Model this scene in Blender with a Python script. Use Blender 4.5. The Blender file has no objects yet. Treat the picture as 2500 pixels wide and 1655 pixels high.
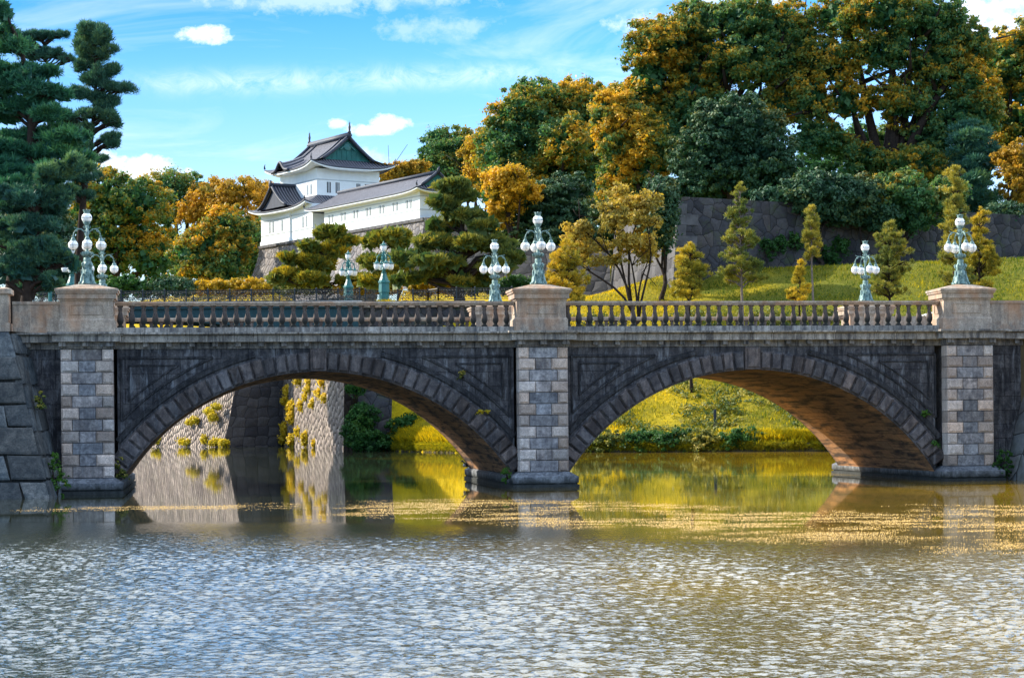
import bpy, math, random
import numpy as np
from mathutils import Vector, Matrix
R = math.radians
scene = bpy.context.scene
col = scene.collection
rng = np.random.default_rng(7)

# ------------------------------------------------------------------ camera
F, ROLL, H0, EYE = 4949., .0102, 1030., 2.348         # focal length in photo pixels, roll, horizon row, eye height
cd = bpy.data.cameras.new('camera')
cam = bpy.data.objects.new('camera', cd)
col.objects.link(cam)
cd.sensor_width = 36; cd.sensor_fit = 'HORIZONTAL'
cd.lens = F / 2500 * 36
cd.shift_y = (H0 - 827.5) / 2500
cd.clip_start = .5; cd.clip_end = 4000
cam.matrix_world = Matrix.Translation((0, 0, EYE)) @ Matrix.Rotation(R(90), 4, 'X') @ Matrix.Rotation(-ROLL, 4, 'Z')
scene.camera = cam

# ------------------------------------------------------------------ light
SUN_EL = R(31)
sdir = Vector((-.925, .30, 0)).normalized() * math.cos(SUN_EL) + Vector((0, 0, math.sin(SUN_EL)))
sl = bpy.data.lights.new('sun', 'SUN'); sl.energy = 5.0; sl.angle = R(.55); sl.color = (1, .90, .74)
so = bpy.data.objects.new('sun', sl); col.objects.link(so)
so.rotation_euler = sdir.to_track_quat('Z', 'Y').to_euler()
scene.view_settings.view_transform = 'Standard'; scene.view_settings.look = 'None'
scene.view_settings.exposure = 0.90; scene.view_settings.gamma = 1
scene.cycles.use_denoising = True
scene.cycles.max_bounces = 6; scene.cycles.transparent_max_bounces = 6
scene.cycles.sample_clamp_indirect = 6

# ------------------------------------------------------------------ node helper
class G:
    def __init__(s, tree):
        s.t = tree
    def n(s, typ, ins=None, **props):
        nd = s.t.nodes.new('ShaderNode' + typ)
        for k, v in props.items(): setattr(nd, k, v)
        for k, v in (ins or {}).items(): s.put(nd.inputs[k], v)
        return nd
    def put(s, sock, v):
        if isinstance(v, bpy.types.NodeSocket): s.t.links.new(v, sock)
        elif isinstance(v, (tuple, list)) and sock.type == 'RGBA' and len(v) == 3: sock.default_value = (*v, 1)
        else: sock.default_value = v
    def math(s, op, a, b=0., c=False):
        nd = s.n('Math', {0: a, 1: b}, operation=op); nd.use_clamp = c
        return nd.outputs[0]
    def vmap(s, vec, scale=(1, 1, 1), loc=(0, 0, 0), rot=(0, 0, 0)):
        return s.n('Mapping', {'Vector': vec, 'Scale': scale, 'Location': loc, 'Rotation': rot}).outputs[0]
    def noise(s, vec, scale, detail=4, rough=.55, dist=0):
        return s.n('TexNoise', {'Vector': vec, 'Scale': scale, 'Detail': detail, 'Roughness': rough, 'Distortion': dist}).outputs[0]
    def ramp(s, fac, stops, interp='LINEAR'):
        nd = s.n('ValToRGB', {'Fac': fac}); e = nd.color_ramp; e.interpolation = interp
        while len(e.elements) < len(stops): e.elements.new(.5)
        for el, (p, c) in zip(e.elements, stops):
            el.position = p
            el.color = (c, c, c, 1) if isinstance(c, (int, float)) else (*c, 1)
        return nd.outputs[0]
    def mix(s, fac, a, b, mode='MIX'):
        nd = s.n('Mix', data_type='RGBA', blend_type=mode)
        s.put(nd.inputs[0], fac); s.put(nd.inputs[6], a); s.put(nd.inputs[7], b)
        return nd.outputs[2]
    def bump(s, h, strength=.5, dist=.05, normal=None):
        nd = s.n('Bump', {'Height': h, 'Strength': strength, 'Distance': dist})
        if normal is not None: s.put(nd.inputs['Normal'], normal)
        return nd.outputs[0]

# ------------------------------------------------------------------ sky
world = bpy.data.worlds.new('World'); scene.world = world; world.use_nodes = True
wt = world.node_tree; wt.nodes.clear(); g = G(wt)
sky = g.n('TexSky', sky_type='NISHITA', sun_disc=False, sun_elevation=SUN_EL,
          sun_rotation=math.atan2(.925, .30), air_density=1.0, dust_density=.6, ozone_density=2.0)
tc = g.n('TexCoord').outputs['Generated']
xyz = g.n('SeparateXYZ', {0: tc})
dx, dy, dz = xyz.outputs
tint = g.ramp(dz, [(0., (1.1, 1.22, 1.3)), (.10, (.98, 1.10, 1.34)), (.165, (.48, .90, 1.36)), (.215, (.16, .66, 1.14)), (.34, (.50, .88, 1.08)), (.6, (1.15, 1.10, 1.08))])
base = g.mix(1., sky.outputs[0], tint, 'MULTIPLY')
# clouds live in direction space
cir = g.noise(g.vmap(tc, (4., 4., 17), rot=(0, R(-13), 0)), 1.5, 8, .62, .9)
cirm = g.ramp(cir, [(.48, 0.), (.82, .50)])
hz = g.math('SUBTRACT', 1., g.math('MULTIPLY', dz, 1.0), True)
band = g.math('MULTIPLY', g.math('SUBTRACT', dz, g.math('ADD', .1690, g.math('MULTIPLY', dx, .03))), 190.)
band = g.math('POWER', 2.718, g.math('MULTIPLY', g.math('MULTIPLY', band, band), -1.))
bw = g.noise(g.vmap(tc, (42, 42, 60), rot=(0, R(24), 0)), 1.2, 9, .72, .8)
band = g.math('MULTIPLY', band, g.ramp(bw, [(.36, .04), (.78, .62)]))
bx = g.ramp(g.math('ADD', dx, .5), [(.29, 0.), (.36, 1.), (.50, 1.), (.56, .25), (.62, 0.)])
band = g.math('MULTIPLY', band, bx)
puff = g.noise(g.vmap(tc, (75, 75, 95)), 1.0, 9, .66)
cl = g.math('MAXIMUM', cirm, band)
def dn(px, py):
    """unit direction of a point of the photograph (reduced view pixels)"""
    v = Vector(((px / .9476 - 1250) / F, 1., (H0 - py / .9476) / F)); v.normalize(); return v
for px, py, rx, rz, gain in ((485, 72, 62, 24, .9), (868, 296, 78, 15, .88), (905, 286, 55, 22, .9), (785, 284, 26, 14, .8), (315, 372, 85, 24, .95), (350, 400, 120, 22, .9), (860, 362, 45, 26, .5),
                             (1500, 55, 95, 40, .55), (2330, 55, 190, 85, .8), (1740, -5, 150, 45, .55), (760, -10, 380, 40, .35), (240, 350, 40, 20, .8), (1010, 60, 160, 34, .25)):
    q = dn(px, py); cx, cz = q.x, q.z; rx, rz = rx / 4690 , rz / 4690
    ex = g.math('DIVIDE', g.math('SUBTRACT', dx, cx), rx); ez = g.math('DIVIDE', g.math('SUBTRACT', dz, cz), rz)
    d2 = g.math('ADD', g.math('MULTIPLY', ex, ex), g.math('MULTIPLY', ez, ez))
    m = g.math('ADD', g.math('SUBTRACT', 1., d2), g.math('MULTIPLY', g.math('SUBTRACT', puff, .5), 4.4))
    cl = g.math('MAXIMUM', cl, g.math('MULTIPLY', g.ramp(m, [(-.2, 0.), (.25, .25), (1.2, 1.)]), gain))
# white cloud veil added above the view, brightening near water and shaded bridge
added_veil = g.ramp(dz, [(.212, 0.), (.29, .85), (.8, .7), (1., .5)])
cl = g.math('MAXIMUM', cl, g.math('MULTIPLY', added_veil, g.ramp(g.noise(tc, 3.2, 5), [(.30, .55), (.62, 1.)])))
front = g.ramp(dy, [(.0, 0.), (.2, 1.)])
cl = g.math('MULTIPLY', cl, g.math('ADD', .35, g.math('MULTIPLY', front, .65)), True)
skyc = g.mix(cl, base, g.ramp(dz, [(.2, (6.8, 7.0, 7.3)), (.32, (14.0, 15.8, 17.8))]))
bg = g.n('Background', {'Color': skyc, 'Strength': .12})
g.t.links.new(bg.outputs[0], g.n('OutputWorld').inputs[0])

# ------------------------------------------------------------------ picture ray -> world helpers (to measure positions from the photo)
def ray(x, y):
    ddx, ddy = x - 1250, y - H0
    u = ddx * math.cos(ROLL) - ddy * math.sin(ROLL); v = ddx * math.sin(ROLL) + ddy * math.cos(ROLL)
    return np.array([u / F, 1., -v / F])
def at(x, y, Y): return np.array([0, 0, EYE]) + ray(x, y) * Y
DS = 1 / .9476                                        # photo pixels per pixel of the reduced view
def atd(x, y, Y): return at(x * DS, y * DS, Y)

# ------------------------------------------------------------------ object helpers
def tag(o, label=None, cat=None, group=None, kind=None):
    if label: o['label'] = label
    if cat: o['category'] = cat
    if group: o['group'] = group
    if kind: o['kind'] = kind
    return o
def thing(name, label, cat, loc=(0, 0, 0), rz=0., group=None):
    o = bpy.data.objects.new(name, None); col.objects.link(o)
    o.location = loc; o.rotation_euler = (0, 0, rz); o.empty_display_size = .2
    return tag(o, label, cat, group)
def kids(o): return [c for c in bpy.data.objects if c.parent == o]
def copy_tree(o, parent=None):
    c = o.copy(); col.objects.link(c)
    if parent is not None: c.parent = parent
    for ch in kids(o): copy_tree(ch, c)
    return c

def frame3(t):
    t = np.asarray(t, float); t = t / (np.linalg.norm(t) + 1e-9)
    up = np.array([0, 0, 1.]) if abs(t[2]) < .9 else np.array([1., 0, 0])
    a = np.cross(up, t); a /= np.linalg.norm(a)
    return t, a, np.cross(t, a)

class MB:
    def __init__(s): s.v = []; s.f = []; s.r = []; s.cur = .5
    def add(s, verts, faces):
        b = len(s.v)
        s.v += [tuple(map(float, p)) for p in verts]; s.r += [s.cur] * len(verts)
        s.f += [tuple(b + i for i in f) for f in faces]
    def box(s, x0, x1, y0, y1, z0, z1, tx=0., ty=0.):
        """box; tx, ty pull the top in"""
        s.add([(x0, y0, z0), (x1, y0, z0), (x1, y1, z0), (x0, y1, z0), (x0 + tx, y0 + ty, z1), (x1 - tx, y0 + ty, z1), (x1 - tx, y1 - ty, z1), (x0 + tx, y1 - ty, z1)],
              [(3, 2, 1, 0), (4, 5, 6, 7), (0, 1, 5, 4), (1, 2, 6, 5), (2, 3, 7, 6), (3, 0, 4, 7)])
    def panel(s, x0, x1, z0, z1, y, t, bev):
        """block standing proud of plane y by t towards -y, with a bevelled rim"""
        s.add([(x0, y, z0), (x1, y, z0), (x1, y, z1), (x0, y, z1), (x0 + bev * .25, y - t * .75, z0 + bev * .25), (x1 - bev * .25, y - t * .75, z0 + bev * .25), (x1 - bev * .25, y - t * .75, z1 - bev * .25), (x0 + bev * .25, y - t * .75, z1 - bev * .25),
               (x0 + bev, y - t, z0 + bev), (x1 - bev, y - t, z0 + bev), (x1 - bev, y - t, z1 - bev), (x0 + bev, y - t, z1 - bev)],
              [(0, 1, 5, 4), (1, 2, 6, 5), (2, 3, 7, 6), (3, 0, 4, 7), (4, 5, 9, 8), (5, 6, 10, 9), (6, 7, 11, 10), (7, 4, 8, 11), (8, 9, 10, 11)])
    def lathe(s, prof, n=16, c=(0, 0, 0), rot=0., sq=0.):
        vs = []
        for r, z in prof:
            for k in range(n):
                a = rot + 2 * math.pi * k / n
                rr = r * (1 + sq * math.cos(4 * a))
                vs.append((c[0] + rr * math.cos(a), c[1] + rr * math.sin(a), c[2] + z))
        fs = [(i * n + k, i * n + (k + 1) % n, (i + 1) * n + (k + 1) % n, (i + 1) * n + k) for i in range(len(prof) - 1) for k in range(n)]
        fs += [tuple(range(n))[::-1], tuple((len(prof) - 1) * n + k for k in range(n))]
        s.add(vs, fs)
    def tube(s, pts, rad, n=6, cap=True):
        pts = np.asarray(pts, float); m = len(pts)
        rad = [rad] * m if np.isscalar(rad) else list(rad)
        T = np.gradient(pts, axis=0); vs = []
        _, a, b = frame3(T[0])
        for i in range(m):
            t = T[i] / (np.linalg.norm(T[i]) + 1e-9)
            a = a - t * (a @ t); a /= np.linalg.norm(a) + 1e-9; b = np.cross(t, a)
            for k in range(n):
                w = 2 * math.pi * k / n
                vs.append(pts[i] + rad[i] * (a * math.cos(w) + b * math.sin(w)))
        fs = [(i * n + k, i * n + (k + 1) % n, (i + 1) * n + (k + 1) % n, (i + 1) * n + k) for i in range(m - 1) for k in range(n)]
        if cap: fs += [tuple(range(n))[::-1], tuple((m - 1) * n + k for k in range(n))]
        s.add(vs, fs)
    def strip(s, A, B):
        A = list(A); B = list(B); n = len(A)
        s.add(A + B, [(i, i + 1, n + i + 1, n + i) for i in range(n - 1)])
    def sphere(s, c, r, n=16, m=10, sz=1.):
        s.lathe([(max(r * math.sin(math.pi * i / m), 1e-4), -r * sz * math.cos(math.pi * i / m)) for i in range(m + 1)], n, c)
    def build(s, name, mat, parent=None, smooth=False, uv=None):
        me = bpy.data.meshes.new(name)
        me.from_pydata(s.v, [], s.f)
        at_ = me.attributes.new('rnd', 'FLOAT', 'POINT'); at_.data.foreach_set('value', s.r)
        if uv is not None:
            l = me.uv_layers.new(name='UVMap'); vi = np.empty(len(me.loops), int); me.loops.foreach_get('vertex_index', vi)
            l.data.foreach_set('uv', np.asarray(uv, float)[vi].ravel())
        if smooth: me.polygons.foreach_set('use_smooth', [True] * len(me.polygons))
        me.materials.append(mat); me.update()
        o = bpy.data.objects.new(name, me); col.objects.link(o)
        if parent is not None: o.parent = parent
        return o

def mesh_np(name, V, Q, mat, parent=None, rnd=None, normals=None):
    """many quads at once. V (n,3), Q (m,4)"""
    me = bpy.data.meshes.new(name); V = np.ascontiguousarray(V, np.float32); Q = np.ascontiguousarray(Q, np.int32)
    me.vertices.add(len(V)); me.vertices.foreach_set('co', V.ravel())
    me.loops.add(Q.size); me.loops.foreach_set('vertex_index', Q.ravel())
    me.polygons.add(len(Q)); me.polygons.foreach_set('loop_start', np.arange(0, Q.size, Q.shape[1], dtype=np.int32))
    me.update(calc_edges=True)
    if rnd is not None:
        a = me.attributes.new('rnd', 'FLOAT', 'POINT'); a.data.foreach_set('value', np.ascontiguousarray(rnd, np.float32))
    me.materials.append(mat); me.update()
    o = bpy.data.objects.new(name, me); col.objects.link(o)
    if parent is not None: o.parent = parent
    return o

# ------------------------------------------------------------------ materials
def new_mat(name):
    m = bpy.data.materials.new(name); m.use_nodes = True; m.node_tree.nodes.clear()
    return m, G(m.node_tree)
def finish(m, g, color, rough=.8, normal=None, spec=.3, metal=0.):
    b = g.n('BsdfPrincipled', {'Base Color': color, 'Roughness': rough, 'Specular IOR Level': spec, 'Metallic': metal})
    if normal is not None: g.put(b.inputs['Normal'], normal)
    g.t.links.new(b.outputs[0], g.n('OutputMaterial').inputs[0])
    return m
def oco(g): return g.n('TexCoord').outputs['Object']
def attr(g, name='rnd'): return g.n('Attribute', attribute_name=name).outputs['Fac']

def stone(name, lo, hi, stain=.5, stain_col=(.02, .022, .028), brick=None, grain=9., streak_white=0., warm=0., use_rnd=False, bump=.35, plane='xz', tide=True):
    m, g = new_mat(name); co = oco(g)
    mott = g.ramp(g.noise(co, 3.1, 8, .72, .6), [(.36, 0.), (.64, 1.)])
    c = g.mix(mott, lo, hi)
    if use_rnd:
        r = attr(g); c = g.mix(1., c, g.ramp(r, [(0, .55), (1, 1.3)]), 'MULTIPLY')
        c = g.mix(1., c, g.mix(g.math('FRACT', g.math('MULTIPLY', r, 7.3)), (1.08, .98, .92), (.94, 1., 1.08)), 'MULTIPLY')
    h = g.noise(co, grain * 2.2, 6, .75)
    c = g.mix(.75, c, g.mix(1., c, g.ramp(h, [(.32, .40), (.68, 1.5)]), 'MULTIPLY'))
    hgt = g.math('MULTIPLY', h, .35)
    if brick:
        s3 = g.n('SeparateXYZ', {0: co}); v = g.n('CombineXYZ', {0: s3.outputs[0 if plane == 'xz' else 1], 1: s3.outputs[2], 2: 0.})
        bt = g.n('TexBrick', {'Vector': v.outputs[0], 'Scale': 1., 'Mortar Size': brick[2], 'Mortar Smooth': .3, 'Bias': 0., 'Brick Width': brick[0], 'Row Height': brick[1],
                              'Color1': (.75, .75, .75), 'Color2': (1.2, 1.2, 1.2), 'Mortar': (.35, .35, .36)}, offset=.5)
        c = g.mix(1., c, bt.outputs[0], 'MULTIPLY')
        hgt = g.math('SUBTRACT', hgt, g.math('MULTIPLY', bt.outputs[1], 1.2))
    # weathering: vertical runs and blotches
    run = g.noise(g.vmap(co, (5, 5, .55)), 1.3, 6, .62)
    blot = g.noise(co, .9, 5, .6)
    st = g.math('MULTIPLY', g.ramp(g.math('ADD', g.math('MULTIPLY', run, .6), g.math('MULTIPLY', blot, .4)), [(.42, 0.), (.60, 1.)]), stain)
    c = g.mix(st, c, stain_col)
    if streak_white > 0:
        w = g.noise(g.vmap(co, (4.2, 4.2, .9), (3, 1, 2)), 1.2, 8, .72, .4)
        c = g.mix(g.math('MULTIPLY', g.ramp(w, [(.53, 0.), (.72, 1.)]), streak_white), c, (.42, .46, .52))
    tz = g.math('ADD', g.n('SeparateXYZ', {0: co}).outputs[2], g.math('MULTIPLY', g.noise(co, 2.2, 5), .5))
    if tide: c = g.mix(g.ramp(tz, [(.42, .85), (.62, 0.)]), c, (.018, .022, .02))
    if warm > 0:
        w = g.noise(g.vmap(co, (1.2, 1.2, .8), (7, 3, 5)), 1.1, 4)
        c = g.mix(g.math('MULTIPLY', g.ramp(w, [(.45, 0.), (.65, 1.)]), warm), c, (.46, .22, .10))
    return finish(m, g, c, .88, g.bump(hgt, bump, .03), .2)

def rubble(name, cols, scale, jitter=.9, joint=.05, stain=.35, stretch=(1, 1, 1), rot=0., moss=0., depth=.18):
    """irregular fitted stones on a wall that has its own uv in metres"""
    m, g = new_mat(name); uv = g.n('TexCoord').outputs['UV']
    v = g.vmap(uv, stretch, rot=(0, 0, rot))
    wob = g.n('TexNoise', {'Vector': v, 'Scale': .9, 'Detail': 2.}).outputs[1]
    v = g.n('VectorMath', {0: v, 1: g.n('VectorMath', {0: wob, 3: .5}, operation='SCALE').outputs[0]}, operation='ADD').outputs[0]
    e = g.n('TexVoronoi', {'Vector': v, 'Scale': scale, 'Randomness': jitter}, feature='DISTANCE_TO_EDGE', voronoi_dimensions='2D').outputs[0]
    cc = g.n('TexVoronoi', {'Vector': v, 'Scale': scale, 'Randomness': jitter}, voronoi_dimensions='2D').outputs['Color']
    rr = g.n('SeparateColor', {0: cc}).outputs[0]
    c = g.ramp(rr, [(i / (len(cols) - 1), k) for i, k in enumerate(cols)])
    fine = g.noise(uv, 5., 6, .7)
    c = g.mix(.6, c, g.mix(1., c, g.ramp(fine, [(.3, .55), (.7, 1.4)]), 'MULTIPLY'))
    blot = g.noise(g.vmap(uv, (1, .5, 1)), .35, 6, .65)
    c = g.mix(g.math('MULTIPLY', g.ramp(blot, [(.42, 0.), (.62, 1.)]), stain), c, (.03, .03, .035))
    if moss: c = g.mix(g.math('MULTIPLY', g.ramp(g.noise(uv, .7, 6, .7), [(.52, 0.), (.66, 1.)]), moss), c, (.07, .10, .025))
    c = g.mix(g.ramp(e, [(0., 1.), (joint, 0.)]), c, (.012, .012, .014))
    dome = g.math('ADD', g.math('POWER', g.math('MINIMUM', g.math('MULTIPLY', e, 2.4), 1.), .5), g.math('MULTIPLY', fine, .22))
    dome = g.math('ADD', dome, g.math('MULTIPLY', rr, .5))
    return finish(m, g, c, .9, g.bump(dome, 1., depth), .15)

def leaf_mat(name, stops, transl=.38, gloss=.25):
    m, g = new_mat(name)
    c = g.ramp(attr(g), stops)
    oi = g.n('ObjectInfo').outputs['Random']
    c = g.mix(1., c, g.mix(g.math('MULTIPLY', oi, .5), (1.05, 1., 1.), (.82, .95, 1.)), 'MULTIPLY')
    b = g.n('BsdfPrincipled', {'Base Color': c, 'Roughness': .55, 'Specular IOR Level': gloss})
    t = g.n('BsdfTranslucent', {'Color': g.mix(1., c, (1.3, 1.25, .7), 'MULTIPLY')})
    mx = g.n('MixShader', {0: transl, 1: b.outputs[0], 2: t.outputs[0]})
    g.t.links.new(mx.outputs[0], g.n('OutputMaterial').inputs[0])
    return m

def plain(name, c, rough=.6, spec=.3, var=.0, metal=0., scale=6., c2=None, bump=0.):
    m, g = new_mat(name)
    n_ = g.noise(oco(g), scale, 5, .6)
    cc = g.mix(g.ramp(n_, [(.35, 0.), (.65, 1.)]), c, c2) if c2 else g.mix(1., c, g.ramp(n_, [(.3, 1 - var), (.7, 1 + var)]), 'MULTIPLY')
    return finish(m, g, cc, rough, g.bump(n_, bump, .02) if bump else None, spec, metal)

M = {}
M['dark'] = stone('dark stained stone', (.040, .042, .052), (.135, .132, .140), .8, (.014, .016, .022), (.95, .52, .016), streak_white=.42)
M['ring'] = stone('arch stone', (.065, .060, .065), (.19, .17, .165), .5, (.014, .017, .024), None, grain=14, streak_white=.22, use_rnd=True)
M['frame'] = stone('dark moulding stone', (.065, .068, .08), (.15, .15, .16), .7, (.012, .015, .022), None, streak_white=.25)
M['soffit_plain'] = stone('vault stone', (.40, .22, .12), (.58, .36, .22), .5, (.05, .048, .05), (1.1, .42, .012), grain=7, plane='yz')  # warm tone includes light bounced up from the water
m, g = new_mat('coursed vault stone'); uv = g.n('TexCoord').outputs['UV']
bt = g.n('TexBrick', {'Vector': uv, 'Scale': 1., 'Mortar Size': .012, 'Mortar Smooth': .3, 'Brick Width': 1.15, 'Row Height': .43, 'Color1': (.50, .27, .14), 'Color2': (.34, .21, .13), 'Mortar': (.05, .045, .045)}, offset=.5)  # orange brown of the blocks stands in for light bounced off the water
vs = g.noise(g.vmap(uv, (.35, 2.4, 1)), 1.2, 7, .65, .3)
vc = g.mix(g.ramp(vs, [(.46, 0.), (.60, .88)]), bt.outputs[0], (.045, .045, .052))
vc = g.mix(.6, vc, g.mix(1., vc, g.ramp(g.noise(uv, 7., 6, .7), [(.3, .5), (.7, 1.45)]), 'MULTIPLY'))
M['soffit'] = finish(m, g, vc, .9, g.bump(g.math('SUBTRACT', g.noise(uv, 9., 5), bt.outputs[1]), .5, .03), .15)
M['quoin'] = stone('pale rusticated stone', (.46, .385, .335), (.68, .59, .52), .3, (.10, .10, .12), None, grain=12, use_rnd=True, bump=.8)
M['infill'] = stone('blue grey stone', (.14, .14, .155), (.43, .425, .43), .5, (.06, .065, .08), None, grain=5, streak_white=.35, use_rnd=True)
M['granite'] = stone('beige granite', (.36, .29, .235), (.52, .435, .35), .55, (.09, .08, .075), None, grain=10, warm=.5)
M['cornice'] = stone('weathered cornice stone', (.32, .285, .25), (.48, .45, .41), .80, (.035, .037, .045), (.78, 3., .012), grain=9, streak_white=.2)
M['frieze'] = stone('stained frieze stone', (.16, .155, .15), (.34, .31, .28), .85, (.02, .022, .028), (.8, 3., .012), grain=8, streak_white=.45)
M['baluster'] = stone('baluster stone', (.09, .072, .066), (.24, .195, .175), .6, (.035, .032, .035), None, grain=12)
M['baseslab'] = stone('pier base stone', (.12, .135, .16), (.27, .29, .32), .55, (.02, .025, .035), None, grain=6, streak_white=.55)
M['deck'] = plain('paved deck', (.22, .20, .18), .9, .2, .2)
M['bank_blocks'] = stone('bank block stone', (.045, .058, .066), (.14, .15, .15), .5, (.02, .024, .03), None, grain=8, use_rnd=True, tide=False)
M['rub_right'] = rubble('bank rubble stone', [(.10, .12, .13), (.17, .15, .15), (.13, .15, .16), (.20, .19, .19), (.08, .09, .10)], 1.15, .8, .035, .35, moss=.3, depth=.12)
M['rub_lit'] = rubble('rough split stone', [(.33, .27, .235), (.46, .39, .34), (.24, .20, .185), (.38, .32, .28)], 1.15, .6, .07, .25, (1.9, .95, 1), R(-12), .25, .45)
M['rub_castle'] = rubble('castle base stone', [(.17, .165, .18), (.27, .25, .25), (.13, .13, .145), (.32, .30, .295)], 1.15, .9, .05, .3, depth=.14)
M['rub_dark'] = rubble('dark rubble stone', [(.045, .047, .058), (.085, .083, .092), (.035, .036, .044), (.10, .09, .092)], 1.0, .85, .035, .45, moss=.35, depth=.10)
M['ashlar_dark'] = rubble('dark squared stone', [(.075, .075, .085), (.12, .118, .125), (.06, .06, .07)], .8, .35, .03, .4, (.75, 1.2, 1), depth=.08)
M['corner'] = plain('corner stone', (.10, .10, .11), .9, .2, .35, scale=1.2, bump=.4)
M['bronze'] = plain('verdigris bronze', (.045, .105, .105), .55, .4, 0, .15, 9., (.24, .37, .36), .4)
M['bronze_dark'] = plain('dark bronze', (.05, .10, .11), .5, .4, .3, .3)
M['teal'] = plain('teal painted iron', (.022, .15, .15), .45, .5, .25, .0, 5.)
M['iron'] = plain('black iron', (.012, .022, .032), .45, .5, .2)
M['girder'] = plain('teal girder paint', (.015, .055, .07), .6, .3, .25)
M['bark'] = plain('bark', (.035, .026, .022), .95, .1, .4, scale=4, bump=.5)
M['bark_pale'] = plain('pale bark', (.20, .16, .14), .95, .1, .35, scale=3)
M['white'] = plain('white plaster', (.72, .78, .82), .8, .2, .06, scale=1.)
M['white_dim'] = plain('window shutter plaster', (.15, .19, .23), .7, .2, .1)
M['band'] = plain('grey plaster band', (.42, .47, .51), .8, .2, .05)  # thin grey trim lines on the white plaster
M['gap'] = plain('dark opening', (.03, .035, .045), .6, .3)
M['white_paint'] = plain('white painted steel', (.75, .74, .74), .5, .4, .05)
M['copper'] = plain('green copper', (.018, .13, .125), .6, .3, .3, scale=1.)
M['ridge'] = plain('ridge tile', (.035, .045, .07), .6, .4, .3, scale=2)
m, g = new_mat('roof tile'); uv = g.n('TexCoord').outputs['UV']
sx = g.n('SeparateXYZ', {0: uv})
wv = g.math('SINE', g.math('MULTIPLY', sx.outputs[0], 2 * math.pi / .46))
rw = g.math('FRACT', g.math('MULTIPLY', sx.outputs[1], 2.2))
tc_ = g.mix(g.ramp(wv, [(.0, 0.), (.75, 1.)]), (.012, .020, .040), (.19, .185, .22))
tc_ = g.mix(.5, tc_, g.mix(1., tc_, g.ramp(g.noise(uv, 1.3, 5, .7), [(.3, .5), (.7, 1.6)]), 'MULTIPLY'))
M['tile'] = finish(m, g, tc_, .55, g.bump(g.math('ADD', wv, g.math('MULTIPLY', rw, .5)), .8, .08), .4)
m, g = new_mat('opal glass globe')
b = g.n('BsdfPrincipled', {'Base Color': (.94, .93, .93), 'Roughness': .2, 'Specular IOR Level': .5, 'Subsurface Weight': .8, 'Subsurface Radius': (1., 1., 1.), 'Subsurface Scale': .12})
g.t.links.new(b.outputs[0], g.n('OutputMaterial').inputs[0])
M['globe'] = m
M['camphor'] = leaf_mat('camphor leaves', [(0., (.028, .13, .070)), (.36, (.080, .19, .062)), (.58, (.22, .22, .03)), (.82, (.60, .32, .018)), (1., (.70, .42, .03))])
M['camphor_green'] = leaf_mat('greener camphor leaves', [(0., (.025, .12, .068)), (.5, (.075, .19, .066)), (.78, (.20, .21, .035)), (1., (.56, .30, .02))])
M['darkleaf'] = leaf_mat('dark evergreen leaves', [(0., (.016, .066, .042)), (.6, (.042, .108, .050)), (.9, (.11, .14, .04)), (1., (.28, .19, .02))], .15)
M['orange'] = leaf_mat('orange autumn leaves', [(0., (.13, .14, .03)), (.4, (.38, .24, .025)), (1., (.62, .34, .03))])
M['goldleaf'] = leaf_mat('gold autumn leaves', [(0., (.10, .13, .022)), (.4, (.42, .28, .022)), (1., (.70, .44, .03))])
M['cherry'] = leaf_mat('cherry leaves', [(0., (.13, .15, .06)), (.45, (.36, .28, .06)), (1., (.66, .44, .06))], .4)
M['pine_gold'] = leaf_mat('golden pine needles', [(0., (.06, .12, .035)), (.35, (.22, .22, .032)), (.75, (.54, .40, .035)), (1., (.70, .46, .03))], .25)
M['pine_mid'] = leaf_mat('olive pine needles', [(0., (.05, .11, .04)), (.5, (.18, .21, .045)), (1., (.54, .43, .06))], .25)
M['pine_dark'] = leaf_mat('dark pine needles', [(0., (.018, .078, .075)), (.6, (.045, .15, .11)), (1., (.15, .27, .10))], .2)
M['cedar'] = leaf_mat('cedar needles', [(0., (.018, .09, .072)), (.5, (.042, .18, .10)), (1., (.13, .32, .10))], .2)
M['bush'] = leaf_mat('green bush leaves', [(0., (.015, .055, .018)), (.6, (.035, .12, .025)), (1., (.10, .20, .03))], .3)
M['weed'] = leaf_mat('weed leaves', [(0., (.03, .11, .02)), (.7, (.09, .22, .03)), (1., (.40, .28, .03))], .3)
M['ivy'] = leaf_mat('yellow creeper leaves', [(0., (.30, .26, .02)), (.5, (.62, .50, .03)), (1., (.80, .62, .06))], .35)
M['hedge'] = leaf_mat('hedge leaves', [(0., (.03, .07, .018)), (.5, (.10, .14, .03)), (.8, (.34, .30, .05)), (1., (.62, .50, .12))], .3)
M['grassblade'] = leaf_mat('grass blades', [(0., (.07, .12, .014)), (.45, (.36, .30, .016)), (1., (.88, .60, .010))], .4, .1)
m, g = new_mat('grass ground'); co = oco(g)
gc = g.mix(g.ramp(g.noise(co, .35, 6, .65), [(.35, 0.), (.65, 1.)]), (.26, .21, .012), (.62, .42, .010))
gc = g.mix(g.ramp(g.math('ADD', g.math('DIVIDE', g.n('SeparateXYZ', {0: co}).outputs[0], 60.), g.math('MULTIPLY', g.noise(co, .16, 6, .7), .9)), [(.50, 0.), (.80, .85)]), gc, (.085, .11, .018))  # greener turf to the right, darkened to stand in for shade on the slope
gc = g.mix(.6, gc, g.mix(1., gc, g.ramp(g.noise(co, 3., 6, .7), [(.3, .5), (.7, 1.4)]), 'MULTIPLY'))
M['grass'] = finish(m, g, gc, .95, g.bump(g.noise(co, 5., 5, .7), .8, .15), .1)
M['soil'] = plain('bank earth', (.09, .075, .045), .95, .1, .35, scale=.6)
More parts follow.
